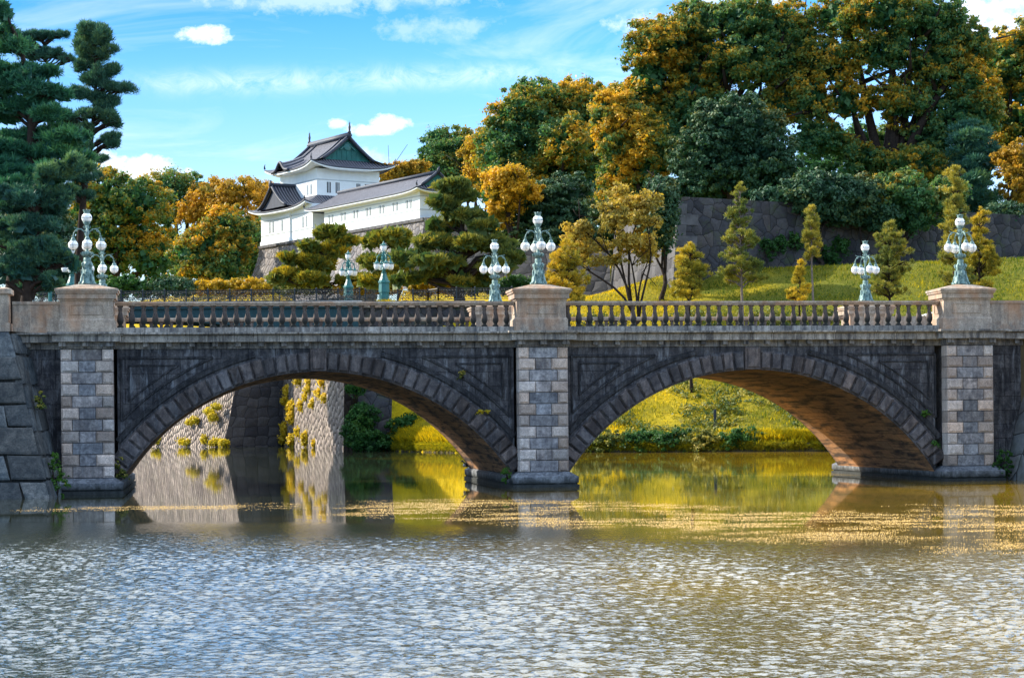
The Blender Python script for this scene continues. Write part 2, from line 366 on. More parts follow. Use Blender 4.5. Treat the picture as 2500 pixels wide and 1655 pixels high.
M['flake'] = leaf_mat('floating petals', [(0., (.42, .25, .05)), (.5, (.60, .38, .10)), (1., (.78, .54, .22))], .15, .3)

# ------------------------------------------------------------------ bridge frame
BX, BY, TH = 1.008, 73.365, .1521
cT, sT = math.cos(TH), math.sin(TH)
def b2w(s, d, z=0.): return np.array([BX + s * cT - d * sT, BY + s * sT + d * cT, z])
WB = 10.95                                            # from near balustrade to far balustrade
PIERS = (-16., 0., 16.)

# ------------------------------------------------------------------ water
def fbm(x, y, seed, octs=4):
    r_ = np.random.default_rng(seed); out = 0; amp_ = .5; x = np.asarray(x, float); y = np.asarray(y, float)
    for o_ in range(octs):
        T_ = r_.random((64, 64)); fx = x * 2 ** o_ + 17.3 * o_; fy = y * 2 ** o_ + 5.1 * o_
        ix = np.floor(fx).astype(int); iy = np.floor(fy).astype(int); tx = fx - ix; ty = fy - iy
        tx = tx * tx * (3 - 2 * tx); ty = ty * ty * (3 - 2 * ty)
        g_ = lambda a, b: T_[a % 64, b % 64]
        out = out + amp_ * ((g_(ix, iy) * (1 - tx) + g_(ix + 1, iy) * tx) * (1 - ty) + (g_(ix, iy + 1) * (1 - tx) + g_(ix + 1, iy + 1) * tx) * ty); amp_ *= .5
    return out / (1 - .5 ** octs)
m, g = new_mat('moat water'); co = oco(g)
s3 = g.n('SeparateXYZ', {0: co})
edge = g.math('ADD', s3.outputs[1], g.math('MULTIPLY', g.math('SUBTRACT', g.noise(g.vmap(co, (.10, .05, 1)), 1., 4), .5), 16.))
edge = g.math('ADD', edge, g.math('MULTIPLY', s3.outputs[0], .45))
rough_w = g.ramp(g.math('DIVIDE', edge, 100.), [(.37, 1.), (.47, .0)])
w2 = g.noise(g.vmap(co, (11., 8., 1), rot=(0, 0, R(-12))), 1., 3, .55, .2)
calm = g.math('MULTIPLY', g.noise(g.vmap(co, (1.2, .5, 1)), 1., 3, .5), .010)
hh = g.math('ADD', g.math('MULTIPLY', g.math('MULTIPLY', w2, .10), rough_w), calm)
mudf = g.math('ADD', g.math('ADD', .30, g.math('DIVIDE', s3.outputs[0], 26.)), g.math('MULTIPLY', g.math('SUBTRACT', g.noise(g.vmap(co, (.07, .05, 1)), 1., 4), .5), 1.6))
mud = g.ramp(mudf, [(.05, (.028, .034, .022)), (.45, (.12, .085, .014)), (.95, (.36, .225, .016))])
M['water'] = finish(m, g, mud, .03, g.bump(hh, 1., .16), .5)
bpy.data.materials['moat water'].node_tree.nodes['Principled BSDF'].inputs['IOR'].default_value = 1.45
wx = np.arange(-15, 15.01, .046); wy = np.arange(15, 49.01, .052)
WX, WY = np.meshgrid(wx, wy); H = np.zeros_like(WX); wr = np.random.default_rng(3)
for lam, cnt, slope in ((.9, 6, .016), (.48, 10, .030), (.27, 16, .085), (.17, 26, .15)):
    for _ in range(cnt):
        th_ = R(90) + wr.normal(0, .85); l = lam * (.75 + .5 * wr.random()); kk = 2 * math.pi / l
        H += slope / kk * math.sqrt(2 / cnt) * np.sin(kk * (WX * math.cos(th_) + WY * math.sin(th_)) + wr.random() * 6.28)
low = (fbm(WX * .16, WY * .11, 5) - .5) * 3.
edge = WY + WX * .50 + low * 3.5
amp = np.clip((45.5 - edge) / 14., 0, 1); amp = amp * amp * (3 - 2 * amp)
side = np.minimum(1, np.minimum(WX + 15, 15 - WX) / 1.5) * np.minimum(1, np.minimum(WY - 15, 49 - WY) / 1.5)
H *= amp * np.clip(side, 0, 1) * np.clip(.45 + 1.15 * fbm(WX * .35, WY * .22, 9, 3) + .2 * low, .25, 1.4)
n1, n2 = H.shape; ii = np.arange(n1 * n2).reshape(n1, n2)
V = np.r_[np.c_[WX.ravel(), WY.ravel(), H.ravel()], [(-150, -30, 0), (150, -30, 0), (150, 15, 0), (-150, 15, 0), (wx[0], 15, 0), (wx[-1], 15, 0), (-150, 390, 0), (150, 390, 0), (wx[0], 390, 0), (wx[-1], 390, 0), (wx[0], wy[-1], 0), (wx[-1], wy[-1], 0)]]
b0 = n1 * n2; ex = np.array([(0, 1, 2, 3), (3, 4, 8, 6), (5, 2, 7, 9), (10, 11, 9, 8)]) + b0
Q = np.r_[np.c_[ii[:-1, :-1].ravel(), ii[:-1, 1:].ravel(), ii[1:, 1:].ravel(), ii[1:, :-1].ravel()], ex]
o = mesh_np('water', V, Q, M['water']); o.data.polygons.foreach_set('use_smooth', [True] * len(o.data.polygons)); tag(o, kind='structure')

# ------------------------------------------------------------------ terrain beyond the moat
SHX = np.array([-160, -60, -43.1, -30.6, -24.8, -15.6, -14.2, -13.2, -3.8, 5.3, 22, 38, 60, 110.])
SHY = np.array([395, 256, 232, 214, 219.5, 187, 182, 178, 155.5, 152, 146, 140, 131, 112.])
def ysh(X): return np.interp(X, SHX, SHY)
def ground(X, Y):
    X = np.asarray(X, float); Y = np.asarray(Y, float); dd = Y - ysh(X)
    hill = 12.4 + np.clip(dd - 6, 0, 68) * .152 * np.interp(X, [-34, -13], [1., .12])
    cap = np.interp(X, [-15.6, -4, 2, 8, 15, 60], [12.4, 12.3, 12.0, 13.6, 15.7, 15.9])
    slope = np.minimum(.75 + np.clip(dd - .8, 0, 80) * .44, cap) + np.clip(dd - 55, 0, 60) * .06
    front = np.where(dd > .8, slope, -1.2)
    hillz = np.where(dd > 6.5, hill, -1.2)
    z = np.where(X < -16.4, hillz, np.where(X < -11.7, np.where(Y > 196.5, 12.2, -1.2), front))
    # abutment terrace of the iron bridge
    terr = (X > -11.8) & (X < -2.2) & (Y > 172.8) & (Y < 200)
    z = np.where(terr, np.maximum(z, 12.3), z)
    z = np.where((X > -11.5) & (X < 9.4) & (Y > 190), np.maximum(z, 12.3 + np.clip((Y - 190) / 52, 0, 1) * 8.2), z)
    # upper bailey held by the bastion walls
    yb = np.interp(X, [9.9, 14.8, 44, 80], [208, 179.4, 193.3, 210])
    xl = np.interp(Y, [178.6, 209, 240], [14.15, 9.6, 9.6])
    z = np.where((X > xl + 2.3) & (Y > yb + 2.3), 21.4, z)
    return z
gx = np.arange(-150, 112, 1.0); gy = np.arange(110, 420, 1.0)
GX, GY = np.meshgrid(gx, gy); GZ = ground(GX, GY)
GZ = GZ + np.where(GZ > .5, .18 * np.sin(GX * .9 + GY * .37) * np.cos(GY * .61 - GX * .2), 0)
nx, ny = len(gx), len(gy); idx = np.arange(nx * ny).reshape(ny, nx)
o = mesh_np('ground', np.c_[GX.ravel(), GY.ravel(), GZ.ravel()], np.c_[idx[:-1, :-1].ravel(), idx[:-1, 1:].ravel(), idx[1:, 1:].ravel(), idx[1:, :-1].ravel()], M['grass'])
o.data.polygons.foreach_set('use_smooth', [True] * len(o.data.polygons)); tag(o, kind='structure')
def gz(x, y): return float(ground(x, y))
# banks that carry the ends of the stone bridge
for nm, pts, top in (('left_bank', [(-17.6, .6), (-17.6, 11.6), (-21, 60), (-24, 118), (-75, 118), (-75, -1.0), (-18.6, -1.0)], 5.55), ('right_bank', [(17.6, .3), (19.2, -1.2), (20.2, -45), (70, -45), (70, 62), (36, 62), (17.6, 11.6)], 5.55)):
    mb = MB(); P = [b2w(s, d) for s, d in pts]; n = len(P)
    mb.add([(p[0], p[1], -1.2) for p in P] + [(p[0], p[1], top) for p in P], [tuple(n + i for i in range(n))] + [(i, (i + 1) % n, n + (i + 1) % n, n + i) for i in range(n)])
    tag(mb.build(nm, M['soil']), kind='structure')
mb = MB(); mb.add([(-160, -60, -1.3), (160, -60, -1.3), (160, 600, -1.3), (-160, 600, -1.3)], [(0, 1, 2, 3)])
tag(mb.build('moat_bed', M['soil']), kind='structure')

# ------------------------------------------------------------------ stone bridge
bridge = thing('stone_bridge', 'long grey stone bridge with two round arches and a balustrade over the moat', 'bridge', (BX, BY, 0), TH)
RI, RO, RA, RH = 8.24, 8.93, 9.28, 9.62
CENT = ((-7.99, -4.04), (7.86, -4.07))
def arcp(c, r, a): return c[0] + r * math.sin(a), c[1] + r * math.cos(a)
YF = -.28                                             # spandrel plane
for side, (cx_, cz_) in zip((-1, 1), CENT):
    c = (cx_, cz_)
    amax = math.acos((.30 - cz_) / RI)
    A = np.linspace(-amax, amax, 65)
    # spandrel walls (near and far)
    for y, flip in ((YF, 1), (WB - YF, -1)):
        sp = MB()
        lo_ = [(arcp(c, RI, a)[0], y, arcp(c, RI, a)[1]) for a in A]
        hi_ = [(p[0], y, 5.03) for p in lo_]
        sp.strip(lo_, hi_) if flip > 0 else sp.strip(hi_, lo_)
        sp.build('spandrel_wall', M['dark'], bridge)
    # barrel vault
    v = MB(); v.strip([(arcp(c, RI, a)[0], YF + .01, arcp(c, RI, a)[1]) for a in A], [(arcp(c, RI, a)[0], WB - YF - .01, arcp(c, RI, a)[1]) for a in A])
    v.build('vault', M['soffit'], bridge, True, [(0., a * RI) for a in A] + [(WB + .5, a * RI) for a in A])
    # ring of voussoirs
    ring = MB()
    akey = .29 / RI; nv = 20; da = (amax - .03 - akey) / nv
    def wedge(mb, a0, a1, r0, r1, y, t, bev):
        am = (a0 + a1) / 2; db = bev / ((r0 + r1) / 2)
        q = [(a0, r0), (a1, r0), (a1, r1), (a0, r1)]; qi = [(a0 + db, r0 + bev), (a1 - db, r0 + bev), (a1 - db, r1 - bev), (a0 + db, r1 - bev)]
        V = [(arcp(c, r, a)[0], yy, arcp(c, r, a)[1]) for yy, Q in ((y, q), (y - t * .8, q), (y - t, qi)) for a, r in Q]
        mb.add(V, [(0, 1, 5, 4), (1, 2, 6, 5), (2, 3, 7, 6), (3, 0, 4, 7), (4, 5, 9, 8), (5, 6, 10, 9), (6, 7, 11, 10), (7, 4, 8, 11), (8, 9, 10, 11)])
    for sg in (-1, 1):
        ring = MB()
        for k in range(nv):
            a0 = akey + da * k; ring.cur = rng.random()
            lo_a, hi_a = sorted((sg * (a0 + .0008), sg * (a0 + da - .0008)))
            wedge(ring, lo_a, hi_a, RI + .005, RO, YF, .03, .012)
            lo_a, hi_a = sorted((sg * (a0 + da * .12), sg * (a0 + da * .88)))
            wedge(ring, lo_a, hi_a, RI + .07, RO - .05, YF - .028, .11, .035)
        ring.build('arch_ring', M['ring'], bridge)
    ring = MB()
    # far ring, seen only past the vault
    A2 = np.linspace(-amax, amax, 60)
    ring.strip([(arcp(c, RI, a)[0], WB - YF + .07, arcp(c, RI, a)[1]) for a in A2], [(arcp(c, RO, a)[0], WB - YF + .07, arcp(c, RO, a)[1]) for a in A2])
    ring.strip([(arcp(c, RI, a)[0], WB - YF, arcp(c, RI, a)[1]) for a in A2], [(arcp(c, RI, a)[0], WB - YF + .07, arcp(c, RI, a)[1]) for a in A2])
    ring.build('arch_ring', M['ring'], bridge)
    k = MB(); k.cur = .7; kz = cz_ + RI + .005
    k.panel(cx_ - .29, cx_ + .29, kz, 5.02, YF, .12, .02); k.panel(cx_ - .21, cx_ + .21, kz + .09, 4.95, YF - .118, .05, .03)
    k.build('keystone', M['ring'], bridge)
    # archivolt and sunk panels
    sx0, sx1 = (-15.11, -.89) if side < 0 else (.89, 15.11)
    def arc_limits(r):
        return math.asin((1.35 + .0) / 1e9)
    for sg in (-1, 1):
        edge_s = sx1 if sg > 0 else sx0
        sd = abs(edge_s - cx_)
        fr = MB()
        def bar(path, w, t, y):
            # flat moulding along a path in the wall plane
            P = np.array(path); T = np.gradient(P, axis=0); T /= np.linalg.norm(T, axis=1)[:, None]; Nn = np.c_[-T[:, 1], T[:, 0]]
            a_, b_ = P + Nn * w / 2, P - Nn * w / 2; a2, b2 = P + Nn * w * .28, P - Nn * w * .28
            f3 = lambda q, yy: [(p[0], yy, p[1]) for p in q]
            for u_, v_, y0, y1 in ((a_, a2, y, y - t), (a2, b2, y - t, y - t), (b2, b_, y - t, y)):
                fr.strip(f3(u_, y0), f3(v_, y1)); fr.strip(f3(v_, y1), f3(u_, y0))
        def arcpath(r, zmax, smax):
            a_hi = math.asin(min(.999, (sd - smax) / r)); a_lo = math.acos(min(.999, (zmax - cz_) / r))
            return [arcp(c, r, sg * a) for a in np.linspace(a_lo, a_hi, 26)]
        ap = arcpath(9.12, 4.80, .12); bar(ap, .24, .05, YF)
        # slab that fills between archivolt and ring, standing a little proud of the panel
        lo_ = [(q[0], YF - .02, q[1]) for q in arcpath(RO, 4.9, .02)]
        # sunk panel: arc, top and side mouldings (two nested)
        for r, off, w, t in ((9.50, .20, .10, .045), (9.80, .46, .07, .038)):
            zt = 5.03 - off - .12
            pts = arcpath(r, zt, off + .05)
            bar(pts, w, t, YF)
            e0, e1 = pts[0], pts[-1]
            corner = (edge_s - sg * (off + .05), zt)
            bar([e0, ((e0[0] + corner[0]) / 2, zt), corner], w, t, YF)
            bar([e1, (e1[0], (e1[1] + zt) / 2), corner], w, t, YF)
        fr.build('panel_moulding', M['frame'], bridge)

# piers
def pier(s0, side_only=False):
    root = MB(); root.box(s0 - .80, s0 + .80, -.80, WB + .8, .12, 5.03)
    for k in range(11):                               # returns of the quoins on the pier's flanks
        pass
    body = root.build('pier', M['infill'], bridge)
    qs = {-1: MB(), 1: MB()}; f_ = MB(); hgt = (5.02 - .56) / 11
    for k in range(11):
        z0 = .56 + k * hgt + .008; z1 = z0 + hgt - .016
        wide = .60 if k % 2 == 1 else .37
        for sg in (-1, 1):
            q = qs[sg]; q.cur = rng.random()
            a0, a1 = sorted((s0 + sg * .89, s0 + sg * (.89 - wide)))
            q.panel(a0, a1, z0, z1, -.80, .08, .012); q.panel(a0 + .045, a1 - .045, z0 + .045, z1 - .045, -.878, .045, .022)
            # flank
            q.add([(s0 + sg * .80, -.80, z0), (s0 + sg * .888, -.80, z0), (s0 + sg * .888, -.29, z0), (s0 + sg * .888, -.80, z1), (s0 + sg * .888, -.29, z1), (s0 + sg * .80, -.80, z1)], [(1, 2, 4, 3), (0, 1, 3, 5)] if sg > 0 else [(2, 1, 3, 4), (1, 0, 5, 3)])
        f_.cur = rng.random()
        f_.panel(s0 - .89 + wide + .008, s0 + .89 - wide - .008, z0, z1, -.80, .085, .015)
    for sg in (-1, 1): qs[sg].build('quoin_blocks', M['quoin'], body)
    f_.build('infill_blocks', M['infill'], body)
    b = MB(); hw = 1.19
    b.box(s0 - hw - .02, s0 + hw + .02, -1.22, WB + 1.22, -.6, .10); b.box(s0 - hw + .04, s0 + hw - .04, -1.14, WB + 1.14, .10, .16)
    b.box(s0 - hw, s0 + hw, -1.2, WB + 1.2, .16, .38); b.box(s0 - hw, s0 + hw, -1.2, WB + 1.2, .38, .55, .27, .27)
    b.build('base_slab', M['baseslab'], body)
for s0 in PIERS: pier(s0)

# abutment walls outside the end piers
for x0, x1 in ((-22., -16.79), (16.79, 24.)):
    a = MB(); a.box(x0, x1, YF, WB - YF, -.6, 5.03); a.build('abutment_wall', M['dark'], bridge)

# frieze, brackets, cornice (broken forward round the piers)
fz = MB(); co_ = MB(); brs = []
for y0, y1, sgn in ((YF, -1, -1),):
    fz.box(-22, 24, -.34, .1, 5.03, 5.26)
    for k in range(58):
        s_ = -22 + .8 * k
        if min(abs(s_ - p) for p in PIERS) > 1.25: brs.append((s_ - .09, s_ + .09, -.50, -.34, 5.10, 5.25))
    x = -22.
    while x < 24:
        w = .782
        co_.box(x + .008, min(x + w, 24) - .008, -.62, .1, 5.26, 5.47); 
        co_.add([(x + .008, -.62, 5.47), (x + w - .008, -.62, 5.47), (x + w - .008, -.78, 5.53), (x + .008, -.78, 5.53), (x + .008, -.78, 5.585), (x + w - .008, -.78, 5.585), (x + .008, .1, 5.60), (x + w - .008, .1, 5.60)],
                [(0, 1, 2, 3), (3, 2, 5, 4), (4, 5, 7, 6)])
        x += w
    co_.box(-22, 24, -.60, .1, 5.25, 5.44)
for s0 in PIERS:
    fz.box(s0 - .93, s0 + .93, -.95, -.30, 5.03, 5.09); fz.box(s0 - .96, s0 + .96, -1.00, -.30, 5.09, 5.27)
    for q in (-.82, -.02, .78): brs.append((s0 + q - .11, s0 + q + .13, -1.12, -1.0, 5.10, 5.26))
    co_.box(s0 - 1.16, s0 + 1.16, -1.22, -.3, 5.263, 5.475)
    co_.add([(s0 + sx * a_, y_, z_) for sx, z_ in ((1, 0),) for a_ in () for y_ in ()], [])
    co_.box(s0 - 1.22, s0 + 1.22, -1.28, -.3, 5.475, 5.52); co_.box(s0 - 1.30, s0 + 1.30, -1.36, -.3, 5.52, 5.592)
# far cornice
co_.box(-22, 24, WB - .1, WB + .7, 5.30, 5.58)
fz.build('frieze', M['frieze'], bridge);  co_.build('cornice', M['cornice'], bridge)
for b6 in brs:
    br = MB(); br.box(*b6); br.build('bracket', M['frieze'], bridge)
d_ = MB(); d_.box(-22, 24, .1, WB - .1, 5.05, 5.60); d_.build('deck', M['deck'], bridge)

# pedestals
def pedestal(s0, y0, near):
    f = -1 if near else 1
    def bx(mb, hw, hd, z0, z1, t=0.): mb.box(s0 - hw, s0 + hw, y0 - hd, y0 + hd, z0, z1, t, t)
    p = MB(); bx(p, .955, .66, 5.59, 6.02); bx(p, .955, .66, 6.02, 6.09, .055)
    bx(p, .895, .60, 6.09, 6.70)
    o = p.build('pedestal', M['granite'], bridge)
    pn = MB()
    yy = y0 - .60 if near else y0 - .60
    x0, x1, z0, z1 = s0 - .56, s0 + .56, 6.22, 6.57
    for a0, a1, b0, b1 in ((x0, x1, z0, z0 + .02), (x0, x1, z1 - .02, z1), (x0, x0 + .02, z0 + .02, z1 - .02), (x1 - .02, x1, z0 + .02, z1 - .02)):
        pn.box(a0, a1, yy - .028, yy + .01, b0, b1)
    for sg in (-1, 1):
        xx = s0 + sg * .895
        for a0, a1, b0, b1 in ((-.36, .36, z0, z0 + .03), (-.36, .36, z1 - .03, z1), (-.36, -.33, z0 + .03, z1 - .03), (.33, .36, z0 + .03, z1 - .03)):
            pn.box(min(xx, xx + sg * .014) - .004, max(xx, xx + sg * .014) + .004, y0 + a0, y0 + a1, b0, b1)
    pn.build('panel_border', M['granite'], o)
    cp = MB(); bx(cp, .93, .635, 6.70, 6.77); 
    cp.box(s0 - 1.0, s0 + 1.0, y0 - .705, y0 + .705, 6.77, 6.96); cp.box(s0 - 1.05, s0 + 1.05, y0 - .755, y0 + .755, 6.96, 7.03); cp.box(s0 - 1.085, s0 + 1.085, y0 - .79, y0 + .79, 7.03, 7.11)
    cp.box(s0 - 1.08, s0 + 1.08, y0 - .785, y0 + .785, 7.11, 7.29, .74, .44)
    cp.build('cap', M['granite'], o)
for s0 in PIERS:
    pedestal(s0, 0., True); pedestal(s0, WB, False)

# balustrades
BPROF = [(.115, 0), (.115, .055), (.085, .075), (.065, .10), (.078, .13), (.112, .20), (.122, .27), (.112, .35), (.085, .46), (.066, .56), (.062, .60), (.082, .615), (.082, .645), (.064, .66), (.066, .70), (.105, .725), (.105, .775)]
def balustrade(x0, x1, y0, first, near):
    rl = MB(); rl.box(x0, x1, y0 - .20, y0 + .20, 6.555, 6.62); rl.box(x0, x1, y0 - .25, y0 + .25, 6.62, 6.695, 0, .02)
    o = rl.build('balustrade', M['granite'], bridge)
    pl = MB(); pl.box(x0, x1, y0 - .27, y0 + .27, 5.60, 5.785); pl.build('plinth', M['cornice'], o)
    if near:
        proto = None
        for k in range(35):
            if proto is None:
                mb = MB(); mb.lathe([(r * .98, z) for r, z in BPROF], 10, (0, 0, 0)); proto = bal = mb.build('baluster', M['baluster'], o, True)
            else:
                bal = proto.copy(); col.objects.link(bal); bal.parent = o
            bal.location = (first + .4028 * k, y0, 5.784); bal.rotation_euler = (0, 0, rng.random() * .3)
    else:
        mb = MB()
        for k in range(35): mb.lathe([(r * .98, z) for r, z in BPROF], 8, (first + .4028 * k, y0, 5.784))
        tag(mb.build('baluster_row', M['baluster'], o, True), kind='stuff')
for y0, near in ((0., True), (WB, False)):
    balustrade(-15.06, -.94, y0, -14.88, near); balustrade(.94, 15.06, y0, 1.07, near)

# solid parapets at both ends and the end post
for x0, x1 in ((-18.55, -16.90), (16.90, 24.)):
    pp = MB(); pp.box(x0, x1, -.20, .20, 5.60, 6.60); pp.box(x0, x1, -.245, .245, 6.60, 6.70); pp.box(x0, x1, -.28, .28, 5.59, 5.80)
    n = 3 if x0 < 0 else 8
    for k in range(1, n):
        pp.box(x0 + (x1 - x0) * k / n - .01, x0 + (x1 - x0) * k / n + .01, -.212, -.19, 5.80, 6.59)
    pp.build('parapet', M['granite'], bridge)
    pp = MB(); pp.box(x0, x1, WB - .2, WB + .2, 5.6, 6.7); pp.build('parapet', M['granite'], bridge)
ep = MB(); ep.box(-20.2, -18.62, -.55, .5, 5.6, 5.95); ep.box(-20.15, -18.68, -.5, .45, 5.95, 6.95); ep.box(-20.25, -18.56, -.60, .55, 6.95, 7.12); ep.box(-20.25, -18.56, -.60, .55, 7.12, 7.18, .2, .2)
ep.panel(-20.0, -18.95, 6.1, 6.8, -.5, .03, .03); ep.build('end_post', M['granite'], bridge)

# ------------------------------------------------------------------ near embankments
def block_wall(mb, P00, P10, P11, P01, rows, wmean, bulge, nrm):
    """coursed blocks with proud faces on a quad: 00 bottom start, 10 bottom end, 11 top end, 01 top start"""
    P00, P10, P11, P01 = map(np.asarray, (P00, P10, P11, P01)); nrm = np.asarray(nrm, float)
    def pt(u, v): return (P00 * (1 - u) + P10 * u) * (1 - v) + (P01 * (1 - u) + P11 * u) * v
    L = np.linalg.norm(P10 - P00); vs = np.cumsum(np.r_[0, .8 + .5 * rng.random(rows)]); vs /= vs[-1]
    for r in range(rows):
        us = [0.]
        while us[-1] < L: us.append(us[-1] + wmean * (.6 + .9 * rng.random()))
        us = np.array(us) / us[-1]
        for k in range(len(us) - 1):
            mb.cur = rng.random(); e = .035 / L; ev = .03 / 5
            u0, u1, v0, v1 = us[k] + e, us[k + 1] - e, vs[r] + ev, vs[r + 1] - ev
            jt = lambda: (rng.random(2) - .5) * [.05 / L * 2, .014]
            q = [pt(*(np.array(uv_) + jt())) for uv_ in ((u0, v0), (u1, v0), (u1, v1), (u0, v1))]
            b1 = bulge * (.6 + .8 * rng.random()); cen = sum(q) / 4
            qo = [p * .86 + cen * .14 + nrm * b1 for p in q]; qm = [p + nrm * b1 * .55 for p in q]
            qb = [p - nrm * .25 for p in q]
            mb.add(qb + qm + qo, [(0, 1, 5, 4), (1, 2, 6, 5), (2, 3, 7, 6), (3, 0, 4, 7), (4, 5, 9, 8), (5, 6, 10, 9), (6, 7, 11, 10), (7, 4, 8, 11), (8, 9, 10, 11)])
    # core behind the joints
    c0 = [p - nrm * .12 for p in (P00, P10, P11, P01)]
    mb.cur = 0.; mb.add(c0, [(0, 1, 2, 3)])
root = thing('embankment', 'dark battered bank of big stone blocks at the left end of the bridge', 'stone wall', tuple(b2w(-18, -2)))
inv = lambda p, o=root: np.array(p) - np.array(o.location)
w = MB(); fA, fB, tA, tB = b2w(-27, -4.1, -.3), b2w(-16.95, -4.15, -.3), b2w(-18.55, -1.05, 5.6), b2w(-27, -1.0, 5.6)
block_wall(w, inv(fA), inv(fB), inv(tA), inv(tB), 7, 1.25, .07, (b2w(0, -1) - b2w(0, 0)) * .88 + np.array([0, 0, .45]))
w.build('wall_face', M['bank_blocks'], root)
w = MB(); fC, tC = b2w(-16.75, -.2, -.3), b2w(-18.1, -.2, 5.6)
block_wall(w, inv(fB), inv(fC), inv(tC), inv(tA), 7, 1.6, .03, (b2w(1, 0) - b2w(0, 0)) * .95 + np.array([0, 0, .3]))
w.build('wall_side', M['bank_blocks'], root)
w = MB(); p = [inv(b2w(-27, -1.05, 5.62)), inv(b2w(-18.5, -1.1, 5.62)), inv(b2w(-17.9, -.1, 5.62)), inv(b2w(-27, 0, 5.62))]; w.add(p, [(0, 1, 2, 3)]); w.build('wall_top', M['bank_blocks'], root)

def uvwall(name, mat, P, Q, parent=None, curve=0., nu=2, nv=8, smooth=False):
    """battered wall from foot line P (2 or more points) to top line Q; uv in metres. curve bends the batter."""
    P = np.asarray(P, float); Q = np.asarray(Q, float); V = []; UV = []; Fc = []
    L = np.r_[0, np.cumsum(np.linalg.norm(np.diff(P, axis=0), axis=1))]
    n = len(P)
    for i in range(n):
        for j in range(nv + 1):
            t = j / nv; h = t ** (1 + curve) if curve else t
            xy = P[i][:2] + (Q[i][:2] - P[i][:2]) * (1 - (1 - t) ** (1 + curve)); z = P[i][2] + (Q[i][2] - P[i][2]) * t
            V.append((*xy, z)); UV.append((L[i] + (i * 0), z - P[0][2]))
    for i in range(n - 1):
        for j in range(nv):
            a_ = i * (nv + 1) + j; Fc.append((a_, a_ + nv + 1, a_ + nv + 2, a_ + 1))
    mb = MB(); mb.add(V, Fc); return mb.build(name, mat, parent, smooth, UV)
o = uvwall('rubble_bank', M['rub_right'], [b2w(17.25, .25, -.4), b2w(17.5, -2.0, -.4), b2w(17.9, -12, -.4), b2w(18.6, -45, -.4)], [b2w(18.9, .25, 5.6), b2w(19.2, -2, 5.6), b2w(19.6, -12, 5.6), b2w(20.3, -45, 5.6)])
tag(o, 'sloping grey rubble bank at the right end of the bridge', 'stone wall')

# ------------------------------------------------------------------ far walls
def P3(x, y, Y): return at(x, y, Y)
def wall_thing(name, label, parts):
    """parts: (part name, material, foot pts, top pts)"""
    o = thing(name, label, 'stone wall', tuple(parts[0][2][0]))
    for nm, mt, P, Q in parts:
        off = np.array(o.location)
        uvwall(nm, mt, np.asarray(P) - off, np.asarray(Q) - off, o, .35)
    return o
A0, A1, B1, C1 = np.array([-62., 259, -.4]), np.array([-30.6, 214, -.4]), np.array([-24.8, 219.5, -.4]), np.array([-15.6, 187, -.4])
def top(p, dx_, dy_, z): return np.array([p[0] + dx_, p[1] + dy_, z])
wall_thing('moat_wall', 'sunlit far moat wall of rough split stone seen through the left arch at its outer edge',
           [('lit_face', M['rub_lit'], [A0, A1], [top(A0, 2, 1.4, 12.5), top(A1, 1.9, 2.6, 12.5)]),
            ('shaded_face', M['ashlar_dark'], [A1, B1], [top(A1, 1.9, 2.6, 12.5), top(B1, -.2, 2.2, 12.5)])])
D1 = np.array([-13.2, 193., -.4])
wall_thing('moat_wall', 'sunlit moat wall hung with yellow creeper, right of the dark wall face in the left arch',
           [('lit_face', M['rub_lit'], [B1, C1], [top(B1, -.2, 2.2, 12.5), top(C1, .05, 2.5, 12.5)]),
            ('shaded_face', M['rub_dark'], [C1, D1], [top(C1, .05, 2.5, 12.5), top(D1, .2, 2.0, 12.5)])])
# abutment of the iron bridge
E0, E1, E2 = np.array([-13.4, 190, .2]), np.array([-13.4, 172., .2]), np.array([-2.4, 172., 1.])
ab = wall_thing('abutment', 'dark stone abutment at the right end of the iron bridge', [('side_face', M['ashlar_dark'], [E0, E1], [top(E0, .8, 0, 12.3), top(E1, .8, .8, 12.3)]),
    ('front_face', M['rub_dark'], [E1, E2], [top(E1, .8, .8, 12.3), top(E2, 0, .8, 12.3)])])
mb = MB(); l0 = np.array(ab.location)
for k in range(6): mb.box(-12.7 + k * 1.75 - l0[0], -12.7 + k * 1.75 + 1.73 - l0[0], 172.6 - l0[1], 173.5 - l0[1], 12.2 - l0[2], 12.72 - l0[2])
mb.build('coping', M['granite'], ab)
